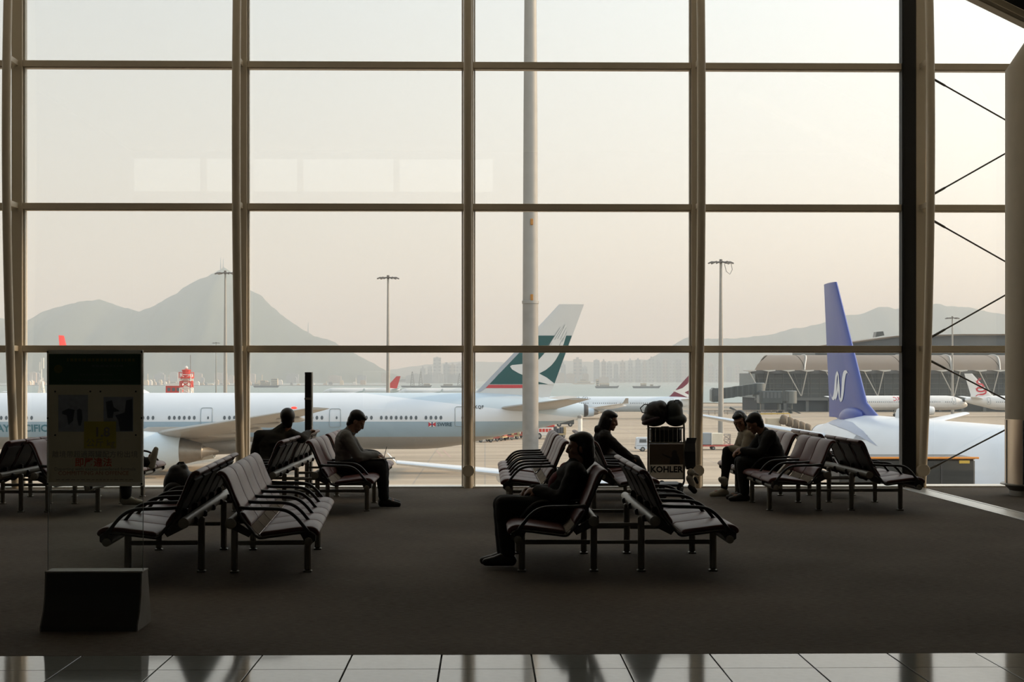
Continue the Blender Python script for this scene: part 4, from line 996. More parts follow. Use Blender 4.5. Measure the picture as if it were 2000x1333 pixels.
# ------------------------------------------------------------------ ground vehicles and loads
tyre = AD['tyre']
def wheel(parent, x, y, r, w_=.22):
    o = MB().lathe([(r * .5, -w_ / 2), (r * .92, -w_ / 2), (r, -w_ / 3), (r, w_ / 3), (r * .92, w_ / 2), (r * .5, w_ / 2)], 16, Matrix.Translation((x, y, r)) @ Matrix.Rotation(R(90), 4, 'X')).build('wheel', tyre, parent)
    MB().lathe([(r * .1, -.02), (r * .5, -.02), (r * .52, 0)], 12, Matrix.Translation((x, y - w_ / 2 - .01 if y < 0 else y + w_ / 2 + .01, r)) @ Matrix.Rotation(R(90 if y < 0 else -90), 4, 'X')).build('hubcap', galv_m, o)
b = at(1241, HY, 217.0)
van = thing('delivery_van', 'pale blue delivery van behind the luggage trolley', 'van', (b.x, b.y, APRON))
van_m = mat('van_paint', (0.62, 0.68, 0.76), .3, 0, .03)
prof = [(0, .45), (.05, 1.1), (.12, 1.85), (.3, 1.98), (3.3, 1.96), (3.7, 1.85), (4.25, 1.15), (4.8, 1.0), (4.92, .75), (4.9, .35), (0.05, .35)]
vb = MB(); vb.prism(prof, -.95, .95); vb.build('body', van_m, van, 0)
for x0, x1 in ((.45, 1.45), (1.55, 2.5)): MB().prism([(x0, 1.25), (x1, 1.25), (x1, 1.75), (x0 + .05, 1.75)], -.965, -.945).build('side_window', win_m, van, 0)
MB().prism([(2.6, 1.2), (3.95, 1.2), (3.55, 1.75), (2.6, 1.75)], -.965, -.945).build('side_window', win_m, van, 0)
MB().box(-.06, .1, -.9, .9, .38, .58).build('bumper', AD['dark'], van, 0); MB().box(.1, 4.8, -.962, -.945, .82, .86).build('trim_strip', AD['dark'], van, 0)
for x in (.95, 3.95):
    for y in (-.85, .85): wheel(van, x, y, .34)
b = at(1370, HY, 222.0)
ct = thing('cargo_trailer', 'pale cargo container on red flat trailer by the window post', 'trailer', (b.x - .6, b.y, APRON))
MB().cbox(.0, 1.9, -1.1, 1.1, .75, 2.45, .05).build('container', mat('container_blue_grey', (0.30, 0.34, 0.38), .5, .2), ct, 0)
MB().cbox(1.95, 3.6, -1.1, 1.1, .75, 2.4, .05).build('container', mat('container_cream', (0.72, 0.66, 0.54), .5), ct, 0)
MB().box(1.88, 1.98, -1.2, -1.08, .7, 2.5).build('door_post', wht_m, ct, 0)
MB().box(-.6, 5.2, -1.15, 1.15, .5, .72).build('bed', mat('trailer_red', (0.50, 0.10, 0.08), .5), ct, 0)
for x in (.3, 2.2, 4.4):
    for y in (-1.0, 1.0): wheel(ct, x, y, .25)
m = MB(); lattice(m, (4.2, 0, 0), .55, .55, 1.5, 2, .05, 0, .72); m.build('cage', galv_m, ct, 0)
# baggage loader beside the mast: orange cab, red and white rail
b = at(1050, HY, 262.0)
ld = thing('baggage_loader', 'orange and white loader truck beside the near mast', 'loader', (b.x, b.y, APRON)); ld.scale = (1.1, 1.1, 1.35)
org = mat('safety_orange', (0.72, 0.28, 0.05), .5)
MB().cbox(0, 2.4, -1, 1, .4, 1.5, .06).build('body', wht_m, ld, 0); MB().cbox(.4, 1.7, -.9, .9, 2.3, 3.6, .08).build('cab', org, ld, 0)
for k in range(4): MB().box(.2 + k * .5, .6 + k * .5, -1.02, -.98, .9, 1.3).build('chevron', red_m, ld, 0)
MB().box(-.6, 2.6, -1.05, 1.05, 1.55, 1.75).build('deck', red_m, ld, 0); MB().box(-.5, 2.4, -1, 1, 1.9, 2.2).build('deck', wht_m, ld, 0)
for x in (.2, 2.2):
    for y in (-.9, .9): wheel(ld, x, y, .4)
rl = random.Random(5)
dm_ = [mat('load_tan', (0.42, 0.33, 0.18), .7), mat('load_red', (0.40, 0.10, 0.07), .7), mat('load_dark', (0.06, 0.065, 0.08), .7), mat('load_green', (0.22, 0.26, 0.16), .7), mat('load_white', (0.66, 0.64, 0.6), .7)]
for i, px in enumerate((948, 961, 974, 987, 1000, 1013, 1090)):
    d = 248 + 3.2 * i; b = at(px, HY, d)
    dl = thing('baggage_dolly', ['leftmost of the loaded dollies under the big tail', 'second loaded dolly from the left under the big tail', 'third loaded dolly from the left under the big tail', 'fourth loaded dolly from the left under the big tail', 'fifth loaded dolly from the left under the big tail', 'sixth loaded dolly, left of the near mast', 'lone loaded dolly right of the near mast'][i], 'dolly', (b.x, b.y, APRON), rl.uniform(-.4, .4), 'baggage dollies under the big tail'); dl.scale = (1.15, 1.5, 1.7)
    MB().box(-1.0, 1.0, -.7, .7, .3, .45).build('bed', dm_[i % 2], dl, 0)
    for x in (-.7, .7):
        for y in (-.6, .6): wheel(dl, x, y, .2, .12)
    for k in range(4):
        x = -.75 + k * .48; h = rl.uniform(.25, .75)
        MB().cbox(x, x + .42, -.5, rl.uniform(.1, .5), .45, .45 + h, .05).build('parcel', dm_[rl.randrange(5)], dl, 0)
# canvas ducts and yellow frame behind the couple
b = at(1480, HY, 300.0)
gu = thing('air_duct_unit', 'brown ribbed air duct on a yellow framed unit behind the couple', 'ground unit', (b.x, b.y, APRON))
MB().cbox(1.6, 4.4, -1, 1, .5, 2.6, .1).build('cabinet', mat('unit_cream', (0.55, 0.48, 0.36), .6), gu, 0)
yl = mat('safety_yellow', (0.62, 0.42, 0.06), .5); MB().tube([(0, -1, .1), (0, -1, 3.4), (6, -1, 3.5), (6.2, -1, 2.2)], .1, 6).build('frame', yl, gu)
dct = mat('duct_canvas', (0.13, 0.095, 0.062), .8)
for k in range(5):
    p, q = Vector((4.2 + k * 1.15, -1.3, 2.5 - k * .42)), Vector((5.3 + k * 1.15, -1.3, 2.08 - k * .42))
    o = MB().tube([p, p.lerp(q, .25), p.lerp(q, .8), q], [.78, .95, .92, .78], 14).build('duct_section', dct, gu); MB().tube([q - Vector((.08, 0, 0)), q + Vector((.1, 0, 0))], .9, 14).build('duct_ring', mat('duct_ring', (0.45, 0.36, 0.25), .7), o)
for x in (2, 4): wheel(gu, x, -.9, .4); wheel(gu, x, .9, .4)
# small truck on the stand behind the tail
b = at(1090, HY, 330)
tk = thing('stair_truck', 'small dark truck seen over the big tailplane', 'truck', (b.x, b.y, APRON))
MB().cbox(0, 3.2, -1, 1, 4.4, 6.3, .1).build('box', fac_m, tk, 0); MB().prism([(-2.2, 3.2), (-.1, 5.0), (.1, 4.6), (-1.9, 2.8)], -.6, .6).build('ramp', br_m, tk, 0); MB().cbox(-.6, 3.4, -1, 1, .5, 1.6, .1).build('chassis', fac_m, tk, 0)
for p, q in (((.2, -.9, 1.5), (2.8, -.9, 4.4)), ((2.8, -.9, 1.5), (.2, -.9, 4.4)), ((.2, .9, 1.5), (2.8, .9, 4.4)), ((2.8, .9, 1.5), (.2, .9, 4.4))): MB().tube([p, q], .09, 5).build('scissor_arm', galv_m, tk)
for x in (0.2, 2.6): wheel(tk, x, -.9, .45); wheel(tk, x, .9, .45)
# high-lift service truck in front of the blue tailed jet
dT = 52.0
a0, a1 = at(1640, 893, dT), at(1905, 893, dT); ztop = a0.z - APRON
st = thing('catering_truck', 'dark grey box of raised service truck with orange top edge', 'truck', (a0.x, a0.y, APRON), math.atan2(a1.y - a0.y, a1.x - a0.x))
wT = (a1 - a0).length
tk_m = mat('truck_box_grey', (0.022, 0.025, 0.026), .45, 0, .2, 1.0)
MB().cbox(0, wT, 0, 2.2, ztop - 2.6, ztop - .08, .06).build('box_body', tk_m, st, 0)
MB().cbox(-.05, wT + .12, -.06, .06, ztop - .07, ztop, .02).build('top_edge', org, st, 0)
MB().box(0, wT, .06, 2.2, ztop - .09, ztop - .02).build('top_sheet', tk_m, st, 0)
for k in range(1, 4): MB().box(wT * k / 4 - .02, wT * k / 4 + .02, -.02, .02, ztop - 2.5, ztop - .15).build('panel_joint', AD['dark'], st, 0)
MB().box(wT - .55, wT - .2, -.03, .02, ztop - .22, ztop - .12).build('warning_plate', yl, st, 0)
MB().box(0.1, wT - .1, -.03, .02, ztop - 1.1, ztop - 1.05).build('rail', br_m, st, 0)
for p, q in (((.3, .2, 1.2), (wT - .4, .2, ztop - 2.6)), ((wT - .4, .2, 1.2), (.3, .2, ztop - 2.6)), ((.3, 2, 1.2), (wT - .4, 2, ztop - 2.6)), ((wT - .4, 2, 1.2), (.3, 2, ztop - 2.6))): MB().tube([p, q], .12, 6).build('scissor_arm', galv_m, st)
MB().cbox(-.3, wT + 1.8, .1, 2.1, .5, 1.25, .08).build('chassis', AD['dark'], st, 0); MB().cbox(wT + .4, wT + 1.9, .1, 2.1, 1.25, 2.7, .15).build('cab', wht_m, st, 0)
for x in (.4, wT + 1.2):
    for y in (.2, 2.0):
        MB().lathe([(.25, -.14), (.46, -.15), (.5, 0), (.46, .15), (.25, .14)], 14, Matrix.Translation((x, y, .5)) @ Matrix.Rotation(R(90), 4, 'X')).build('wheel', tyre, st)

# ================================================================== BENCHES
leather = mat('burgundy_leather', (0.10, 0.034, 0.028), 0.42, 0, .12, 8, .06, 90, spec=.30)
bmetal = mat('bench_grey_metal', (0.24, 0.225, 0.19), .42, .35, .08, 6)
barm = mat('black_armrest', (0.022, 0.021, 0.020), .38)
bframe = mat('bench_shell_black', (0.030, 0.024, 0.022), .5)
SW = 0.61                                                   # seat pitch
def pad(line, t, w):
    """padded strip: a centre line in x-z swept sideways, edges rounded over"""
    pts = [Vector(p) for p in smooth_pts(line, 4)]; n = len(pts)
    def ring(y, k):
        up, dn = [], []
        for i, p in enumerate(pts):
            d = (pts[min(n - 1, i + 1)] - pts[max(0, i - 1)]).normalized(); nn = Vector((-d.y, d.x)); e_ = min(1, (.35 + .65 * min(i, n - 1 - i) / 1.5)) if n > 3 else 1
            up.append(Vector((p.x + nn.x * t / 2 * k * e_, y, p.y + nn.y * t / 2 * k * e_))); dn.append(Vector((p.x - nn.x * t / 2 * k * e_, y, p.y - nn.y * t / 2 * k * e_)))
        return up + dn[::-1]
    h = w / 2
    return MB().loft([ring(-h, .45), ring(-h + .006, .8), ring(-h + .02, 1), ring(h - .02, 1), ring(h - .006, .8), ring(h, .45)])
BK = [(0.245, .372), (0.20, .425), (0.155, .490), (0.11, .565), (0.06, .670), (0.015, .785), (-0.035, .862)]      # back line
seat_me = pad([(0.712, .372), (0.700, .402), (0.655, .420), (0.56, .416), (0.45, .402), (0.34, .388), (0.268, .378)], .044, SW - .02).mesh('seat_pad', leather, 50)
upper_me = pad([(0.118, .562), (0.085, .625), (0.05, .705), (0.018, .79), (-0.012, .845), (-0.045, .862), (-0.062, .845)], .040, SW - .02).mesh('upper_back_pad', leather, 50)
lower_me = pad([(0.192, .447), (0.158, .496), (0.122, .555)], .040, SW - .02).mesh('lower_back_pad', leather, 50)
gm = MB()                                                   # slatted strip between seat and back
for k in range(12):
    y = -SW / 2 + .04 + k * (SW - .08) / 11; gm.tube([(0.258, y, .375), (0.225, y, .405), (0.192, y, .442)], .0055, 5)
gm.tube([(0.258, -SW / 2 + .02, .372), (0.258, SW / 2 - .02, .372)], .010, 5)
grille_me = gm.mesh('lumbar_grille', mat('grille_steel', (0.22, 0.20, 0.18), .35, .7), 50)
shell_me = MB().prism([(0.14, .50), (0.095, .565), (0.04, .68), (-0.03, .80), (-0.015, .81), (0.028, .70), (0.075, .59), (0.11, .53)], -SW / 2 + .06, SW / 2 - .06).mesh('back_shell', bframe, 0)
def strip(line, t, w):
    return pad(line, t, w)
sf = pad([(0.70, .362), (0.66, .392), (0.56, .392), (0.45, .378), (0.34, .364), (0.262, .356), (0.225, .385)] , .024, .026)
sf2 = pad([(0.232, .372), (0.188, .43), (0.14, .492), (0.10, .56), (0.055, .665), (0.01, .78), (-0.035, .848)], .024, .026); sf.add(sf2.v, sf2.f)
sf.prism([(0.21, .40), (0.06, .50), (0.02, .48), (0.02, .44), (0.18, .36)], -.010, .010); sf.prism([(0.70, .38), (0.70, .33), (0.66, .30), (0.62, .31), (0.58, .385)], -.012, .012)
side_me = sf.mesh('side_frame', bframe, 40)
arm_line = smooth_pts([(0.105, .592), (0.20, .585), (0.32, .583), (0.42, .578), (0.49, .558), (0.55, .512), (0.60, .452), (0.648, .395)], 3)
arm_me = MB().tube([(a, 0, b) for a, b in arm_line], .0145, 8).prism([(0.60, .44), (0.63, .41), (0.67, .40), (0.67, .36), (0.635, .36)], -.014, .014).mesh('armrest', barm, 50)
leg_r = MB().cbox(-.027, .027, -.027, .027, .012, .46, .012).cbox(-.036, .036, -.036, .036, 0, .014, .004).mesh('leg', bmetal, 0)
leg_f = MB().cbox(-.027, .027, -.027, .027, .012, .345, .012).cbox(-.036, .036, -.036, .036, 0, .014, .004).mesh('leg', bmetal, 0)
str_me = MB().cbox(.02, .565, -.014, .014, .225, .262, .006).mesh('stretcher', bmetal, 0)
brk_me = MB().cbox(-.02, .12, -.03, .03, .44, .49, .01).cbox(.06, .11, -.018, .018, .47, .56, .006).mesh('bracket', bframe, 0)
def bench(label, x, y, face, seats, legs, rot=0.0, link=None):
    t_ = thing('seat_bench', label, 'bench', (x, y, 0), rot + (0 if face > 0 else math.pi), 'rows of beam seats')
    ss = [s * face for s in seats]; ls = [l * face for l in legs]
    lo, hi = min(ss) - SW / 2, max(ss) + SW / 2
    for s in ss:
        put('seat_pad', seat_me, t_, (0, s, 0)); put('upper_back_pad', upper_me, t_, (0, s, 0)); put('lower_back_pad', lower_me, t_, (0, s, 0))
        put('lumbar_grille', grille_me, t_, (0, s, 0)); put('back_shell', shell_me, t_, (0, s, 0)); put('bracket', brk_me, t_, (0, s, 0))
    ed = sorted({round(s + q, 3) for s in ss for q in (-SW / 2, SW / 2)})
    for e_ in ed: put('side_frame', side_me, t_, (0, e_, 0)); put('armrest', arm_me, t_, (0, e_, 0))
    rm = MB().tube([(0.045, lo - .09, .475), (0.045, lo - .085, .475), (0.045, hi + .085, .475), (0.045, hi + .09, .475)], [.03, .042, .042, .03], 16).mesh('rear_beam', bmetal, 50); put('rear_beam', rm, t_)
    fm_ = MB().tube([(0.645, lo - .05, .325), (0.645, lo - .045, .325), (0.645, hi + .045, .325), (0.645, hi + .05, .325)], [.022, .032, .032, .022], 12).mesh('front_beam', bmetal, 50); put('front_beam', fm_, t_)
    for l in ls:
        put('leg', leg_r, t_, (0, l, 0)); put('leg', leg_f, t_, (.60, l, 0)); put('stretcher', str_me, t_, (0.01, l, 0))
        if link:
            put('link_bar', MB().cbox(-link + .027, -.027, -.012, .012, .375, .405, .005).mesh('link_bar', bmetal, 0), t_, (0, l, 0))
            put('link_bar', MB().cbox(-link + .027, -.027, -.012, .012, .228, .258, .005).mesh('link_bar', bmetal, 0), t_, (0, l, 0))
    return t_
s5 = [(k - 2) * SW for k in range(5)]; s4 = [(k - 1.5) * SW for k in range(4)]
sL = [-1.70, -1.09, -.48, .47, 1.08, 1.69]; lL = [-1.37, -.15, 1.05]
bench('front bench of five seats facing right, left of centre, empty', -2.12, 13.58, 1, s5, [-.84, .84], R(3.4))
bench('front bench of five seats facing left with black backpack on it', -2.40, 13.62, -1, s5, [-.84, .84], R(3.4))
bench('front bench facing right, right of the woman with bag, empty', 1.30, 13.42, 1, s4, [-.65, .65], 0, .394)
bench('front bench facing left on which the long haired woman sits', .906, 13.42, -1, s4, [-.65, .65])
bench('window bench facing right where the man writes', -2.03, 20.02, 1, sL, lL, 0, .40)
bench('window bench facing left with man leaning over its back', -2.43, 20.02, -1, sL, lL)
bench('window bench facing right where the stooping woman sits by trolley', 1.31, 19.85, 1, sL, lL, 0, .40)
bench('empty window bench facing left with bright seat backs, near the mast', .91, 19.85, -1, sL, lL)
bench('window bench facing right beside the black joint strip, empty', 4.465, 20.02, 1, sL, lL, 0, .40)
bench('window bench facing left on which the couple sits', 4.065, 20.02, -1, sL, lL)
bench('window bench facing right behind the notice board', -5.26, 19.95, 1, sL, lL, 0, .32)
bench('window bench facing left at the left picture edge', -5.58, 19.95, -1, sL, lL)

# ================================================================== PEOPLE
def hull(prims, voxel, name, m, parent, smooth=5, dec=.4, fold=0.0):
    """merge overlapping rounded forms into one continuous skin"""
    mb = MB()
    for p in prims:
        if p[0] == 'c':
            _, a, ra, b, rb = p; a, b = Vector(a), Vector(b); d = b - a; L_ = d.length
            mb.sphere(a, ra, 14, 10); mb.sphere(b, rb, 14, 10)
            if L_ > 1e-4: mb.tube([a, b], [ra, rb], 14)
        else:
            _, c, r_, M = p; mb.sphere(c, r_, 18, 14, M)
    me = bpy.data.meshes.new('tmp'); me.from_pydata(mb.v, [], mb.f)
    bm = bmesh.new(); bm.from_mesh(me); bmesh.ops.recalc_face_normals(bm, faces=bm.faces); bm.to_mesh(me); bm.free()
    o = bpy.data.objects.new('tmp', me); C.objects.link(o)
    q = o.modifiers.new('r', 'REMESH'); q.mode = 'VOXEL'; q.voxel_size = voxel
    q = o.modifiers.new('s', 'SMOOTH'); q.factor = .5; q.iterations = smooth
    if dec < 1: q = o.modifiers.new('d', 'DECIMATE'); q.ratio = dec
    dg = bpy.context.evaluated_depsgraph_get(); out = bpy.data.meshes.new_from_object(o.evaluated_get(dg)); out.name = name
    bpy.data.objects.remove(o); bpy.data.meshes.remove(me)
    if fold:                                    # creases of cloth
        out.update()
        nrm_ = [v.normal.copy() for v in out.vertices]
        for v, nv in zip(out.vertices, nrm_):
            c = v.co; q = noise.noise(Vector((c.x * 7, c.y * 7, c.z * 16))) + .6 * noise.noise(Vector((c.x * 22 + c.z * 20, c.y * 22, c.z * 30)))
            v.co = c + nv * (q * fold)
    out.materials.clear(); out.materials.append(m); out.polygons.foreach_set('use_smooth', [True] * len(out.polygons)); out.update()
    if parent is None: return out
    return put(name, out, parent)
skin_m = mat('skin', (0.30, 0.16, 0.105), .5, 0, .06, 20); hair_m = mat('black_hair', (0.006, 0.005, 0.0045), .45, 0, .3, 40); eye_m = mat('eye', (0.05, 0.04, 0.04), .2)
def basis(f, u):
    f = Vector(f).normalized(); u = Vector(u); u = (u - f * u.dot(f)).normalized(); l = u.cross(f)
    return f, l, u
def frame(f, l, u): return Matrix(((f.x, l.x, u.x), (f.y, l.y, u.y), (f.z, l.z, u.z)))
def person(label, base, ang, J, wear, hair='short', group=None):
    """J: joints in metres, forward / left / up from the spot on the floor below the bench's rear legs"""
    t_ = None
    V = lambda k: Vector(J[k])
    pel, che, nek, hed = V('pelvis'), V('chest'), V('neck'), V('head')
    hf, hl, hu = basis(J['face'], J.get('hup', (0, 0, 1))); HM = frame(hf, hl, hu)
    sp = (che - pel).normalized(); lf = (V('shL') - V('shR')).normalized(); fr = lf.cross(sp).normalized(); TM = frame(fr, lf, sp)
    pf, pl_, pu = basis(J.get('pface', (1, 0, .0)), (0, 0, 1)); PM = frame(pf, pl_, pu)
    k = J.get('size', 1.0); sw = J.get('wide', 1.0)
    mid = pel.lerp(che, .5)
    def torso(g):
        return [('e', pel, (.125 + g, .165 * sw + g, .115 + g), PM), ('e', pel.lerp(che, .3), (.115 + g, .145 * sw + g, .13 + g), TM), ('e', mid.lerp(che, .3), (.115 + g, .15 * sw + g, .14 + g), TM),
                ('e', che, (.115 + g, .165 * sw + g, .15 + g), TM), ('c', V('shL'), .062 + g, che + sp * .06, .085 + g), ('c', V('shR'), .062 + g, che + sp * .06, .085 + g), ('c', che + sp * .05, .09 + g, nek, .060 + g * .5)]
    def arm(s, g, full=True):
        sh, el, ha = V('sh' + s), V('el' + s), V('ha' + s)
        return [('c', sh, .055 + g, el, .043 + g), ('c', el, .043 + g, ha.lerp(el, 0 if full else .6), (.030 if full else .038) + g)]
    def leg(s, g, down=1.0):
        hp = pel + pl_ * (.085 if s == 'L' else -.085); kn, an = V('kn' + s), V('an' + s)
        cf = kn.lerp(an, .3) - (an - kn).cross(pl_).normalized() * 0
        return [('c', hp, .098 + g, hp.lerp(kn, .55), .080 + g), ('c', hp.lerp(kn, .55), .080 + g, kn, .060 + g), ('c', kn, .060 + g, cf, .060 + g), ('c', cf, .060 + g, kn.lerp(an, down), .040 + g * 1.4)]
    head = [('e', hed + hu * .034 - hf * .010, (.100 * k, .078 * k, .094 * k), HM), ('e', hed - hu * .012 + hf * .030, (.062, .066, .080), HM), ('e', hed - hu * .055 + hf * .026, (.064, .056, .062), HM), ('e', hed + hf * .072 - hu * .098, (.024, .028, .021), HM),
            ('c', hed + hf * .088 + hu * .020, .012, hed + hf * .106 - hu * .020, .015), ('e', hed + hf * .100 - hu * .026, (.014, .019, .011), HM), ('e', hed + hf * .084 - hu * .052, (.017, .027, .010), HM), ('e', hed + hf * .084 - hu * .068, (.016, .025, .010), HM), ('e', hed + hf * .072 + hu * .030, (.024, .060, .018), HM),
            ('e', hed + hl * .078 - hf * .012 - hu * .008, (.022, .010, .032), HM), ('e', hed - hl * .078 - hf * .012 - hu * .008, (.022, .010, .032), HM), ('e', hed + hl * .040 + hf * .060 - hu * .020, (.026, .026, .026), HM), ('e', hed - hl * .040 + hf * .060 - hu * .020, (.026, .026, .026), HM),
            ('c', nek - sp * .04, .068, hed - hu * .06 - hf * .022, .062)]
    def hand(s):
        ha, el = V('ha' + s), V('el' + s); d, n_, ac = None, None, None
        d = Vector(J['dir' + s]).normalized() if 'dir' + s in J else (ha - el).normalized()
        pn = Vector(J.get('palm' + s, (0, 0, -1))); pn = (pn - d * pn.dot(d)).normalized(); ac = d.cross(pn).normalized() * (1 if s == 'L' else -1)      # ac points to the thumb side
        cu = J.get('curl' + s, 35); M = frame(d, ac, pn); out = [('e', ha + d * .045, (.052, .040, .018), M), ('c', ha - d * .03, .030, ha + d * .015, .027)]
        for i, (o_, ln) in enumerate(((.031, .074), (.011, .082), (-.010, .076), (-.030, .060))):
            p = ha + d * (.086 - abs(o_ - .005) * .25) + ac * o_; v = d.copy()
            for sg, fr_ in enumerate((.45, .32, .23)):
                v = (Matrix.Rotation(R(cu), 3, -ac) @ v) if (Matrix.Rotation(R(5), 3, -ac) @ d).dot(pn) > d.dot(pn) else (Matrix.Rotation(R(cu), 3, ac) @ v)
                q = p + v * ln * fr_; out.append(('c', p, .0095 - sg * .0008, q, .0088 - sg * .0008)); p = q
        p = ha + d * .022 + ac * .034; v = (d * .75 + ac * .65 + pn * .25).normalized(); q = p + v * .036; r_ = q + (d * .9 + pn * .5 + ac * .1).normalized() * .030
        out += [('c', p, .014, q, .011), ('c', q, .011, r_, .009)]
        return out
    body = torso(-.004) + head + arm('L', -.004) + arm('R', -.004) + leg('L', -.006) + leg('R', -.006) + hand('L') + hand('R')
    for s in 'LR':
        an, to = V('an' + s), V('toe' + s); body += [('c', an, .038, an + Vector((0, 0, -.03)), .036), ('c', an + Vector((0, 0, -.035)), .032, an.lerp(to, .62), .022)]
    me = hull(body, .0072, 'person', skin_m, None, 3, .45)
    t_ = put('person', me, None, (base[0], base[1], 0), (0, 0, ang)); tag(t_, label, 'person', group)
    # clothes
    cm = wear['top']
    ga = wear.get('loose', .022)
    jk = torso(ga) + arm('L', ga) + arm('R', ga) + [('c', nek - sp * .015 + lf * .03, .048, nek - sp * .015 - lf * .03, .048)]
    if wear.get('coat'): jk += [('e', pel + pf * .06, (.20, .19, .13), PM)]
    if wear.get('hood'): jk += [('e', nek - fr * .07 + sp * .02, (.075, .11, .07), TM)]
    cl_ = [nek - sp * .012 + fr * (.062 * math.cos(a)) + lf * (.066 * math.sin(a)) + sp * (-.016 * math.cos(a)) for a in (2 * math.pi * q / 14 for q in range(14))]
    MB().tube(cl_, .017, 6, closed=True).build('collar', cm, t_)
    hull(jk, .010, wear.get('topname', 'jacket'), cm, t_, 3, .4, .009)
    tr_ = [('e', pel, (.132, .172 * sw, .118), PM)] + leg('L', wear.get('legw', .018), .95) + leg('R', wear.get('legw', .018), .95)
    hull(tr_, .010, 'trousers', wear['legs'], t_, 3, .4, .007)
    for s in 'LR':
        an, to = V('an' + s), V('toe' + s); d = (to - an); d = (d - Vector((0, 0, 1)) * 0).normalized(); flat = Vector((d.x, d.y, 0)).normalized() if abs(d.z) < .85 else d
        dn = J.get('sole' + s, (0, 0, -1)); dn = Vector(dn).normalized(); fw_ = (to - an); fw_ = (fw_ - dn * fw_.dot(dn)).normalized()
        heel = an + dn * .055 - fw_ * .035; ball = an + dn * .062 + fw_ * .13; tip = an + dn * .066 + fw_ * .185
        hull([('c', an + dn * .01, .044, heel, .042), ('c', heel, .042, ball, .040), ('c', ball, .042, tip, .030), ('c', an + dn * .015, .045, ball, .036), ('c', heel + dn * .014 , .034, tip + dn * .010, .026)], .009, 'shoe', wear['shoes'], t_, 3, .6)
    hp = [('e', hed + hu * .054 - hf * .030, (.105 * k, .088 * k, .092 * k), HM), ('e', hed - hf * .05 + hu * .0, (.072, .080, .085), HM), ('c', hed + hu * .100 + hf * .025 + hl * .03, .028, hed + hu * .100 + hf * .025 - hl * .03, .028)]
    if hair == 'short': hp += [('e', hed + hu * .092 + hf * .032, (.056, .068, .030), HM), ('e', hed - hf * .055 - hu * .055, (.047, .068, .062), HM)]
    if hair == 'long': hp += [('e', hed + hu * .088 + hf * .030, (.056, .074, .036), HM), ('c', hed - hf * .045, .095, hed - hf * .055 - hu * .13, .085), ('c', hed - hf * .05 - hu * .12, .085, nek - fr * .045 - sp * .05, .06), ('c', hed + hl * .065, .035, hed + hl * .07 - hu * .12, .025), ('c', hed - hl * .065, .035, hed - hl * .07 - hu * .12, .025)]
    if hair == 'bob': hp += [('e', hed + hu * .088 + hf * .030, (.058, .074, .036), HM), ('c', hed - hf * .04, .093, hed - hf * .06 - hu * .09, .070), ('c', hed - hf * .06 - hu * .09, .070, nek - fr * .055 - sp * .01, .050)]
    hull(hp, .009, 'hair', hair_m, t_, 3, .5)
    if 'inner' in wear: hull([('e', che.lerp(pel, .25) + fr * .095, (.065, .085, .10), TM), ('e', che + fr * .08 + sp * .06, (.05, .05, .06), TM)], .010, 'inner_top', wear['inner'], t_, 3, .5)
    ey = MB()
    for s in (1, -1): ey.sphere(hed + hl * .031 * s + hf * .082 + hu * .004, (.010, .013, .009), 8, 6, HM)
    ey.build('eyes', eye_m, t_)
    return t_
blk = mat('black_cloth', (0.007, 0.0065, 0.0065), .85, 0, .2, 30); grey_j = mat('grey_jacket', (0.19, 0.19, 0.18), .85, 0, .12, 30); olive = mat('dark_olive_shirt', (0.022, 0.022, 0.018), .85, 0, .15, 30)
navy = mat('dark_trousers', (0.009, 0.009, 0.010), .85, 0, .2, 30); shoe_b = mat('black_shoe', (0.014, 0.012, 0.011), .4); shoe_w = mat('pale_sneaker', (0.46, 0.44, 0.36), .7, 0, .1); hood_m = mat('beige_hoodie', (0.34, 0.30, 0.23), .9, 0, .12, 30); coat_d = mat('black_coat', (0.006, 0.005, 0.0055), .8, 0, .2, 30)

# man writing, facing right
person('man in grey jacket bent over a clipboard, writing', (-2.03, 19.25), 0, dict(
    pelvis=(.29, 0, .515), chest=(.285, 0, .80), neck=(.335, 0, .945), head=(.425, 0, 1.065), face=(.80, 0, -.60), hup=(.6, 0, .8),
    shL=(.30, .17, .885), shR=(.30, -.17, .885), elL=(.46, .24, .645), haL=(.64, .10, .645), elR=(.47, -.23, .635), haR=(.665, -.05, .650), dirR=(1, .15, -.1), dirL=(1, -.3, -.1), palmR=(0, .4, -1), palmL=(0, 0, -1), curlR=42, curlL=15,
    knL=(.74, .11, .515), knR=(.735, -.10, .525), anL=(.755, .13, .11), anR=(.775, -.12, .11), toeL=(.93, .15, .06), toeR=(.955, -.13, .06), wide=1.02),
    dict(top=grey_j, legs=navy, shoes=shoe_b))
# woman with handbag, facing left
person('long haired woman in black jacket sitting with hands in her lap', (.906, 13.0), math.pi, dict(
    pelvis=(.31, 0, .505), chest=(.185, 0, .75), neck=(.135, 0, .885), head=(.105, 0, 1.015), face=(1, 0, -.06),
    shL=(.145, .165, .825), shR=(.145, -.165, .825), elL=(.27, .235, .60), haL=(.46, .08, .655), elR=(.28, -.235, .60), haR=(.49, -.07, .655), dirL=(1, -.3, .05), dirR=(1, .3, .0), palmL=(0, -.6, -.8), palmR=(0, .6, -.8), curlL=38, curlR=38,
    knL=(.745, .09, .545), knR=(.765, -.09, .535), anL=(.715, .09, .13), anR=(.74, -.09, .12), toeL=(.85, .09, .045), toeR=(.885, -.10, .045), size=.96, wide=.92),
    dict(top=blk, legs=navy, shoes=shoe_b, inner=mat('crimson_top', (0.12, 0.008, 0.015), .8)), 'bob')
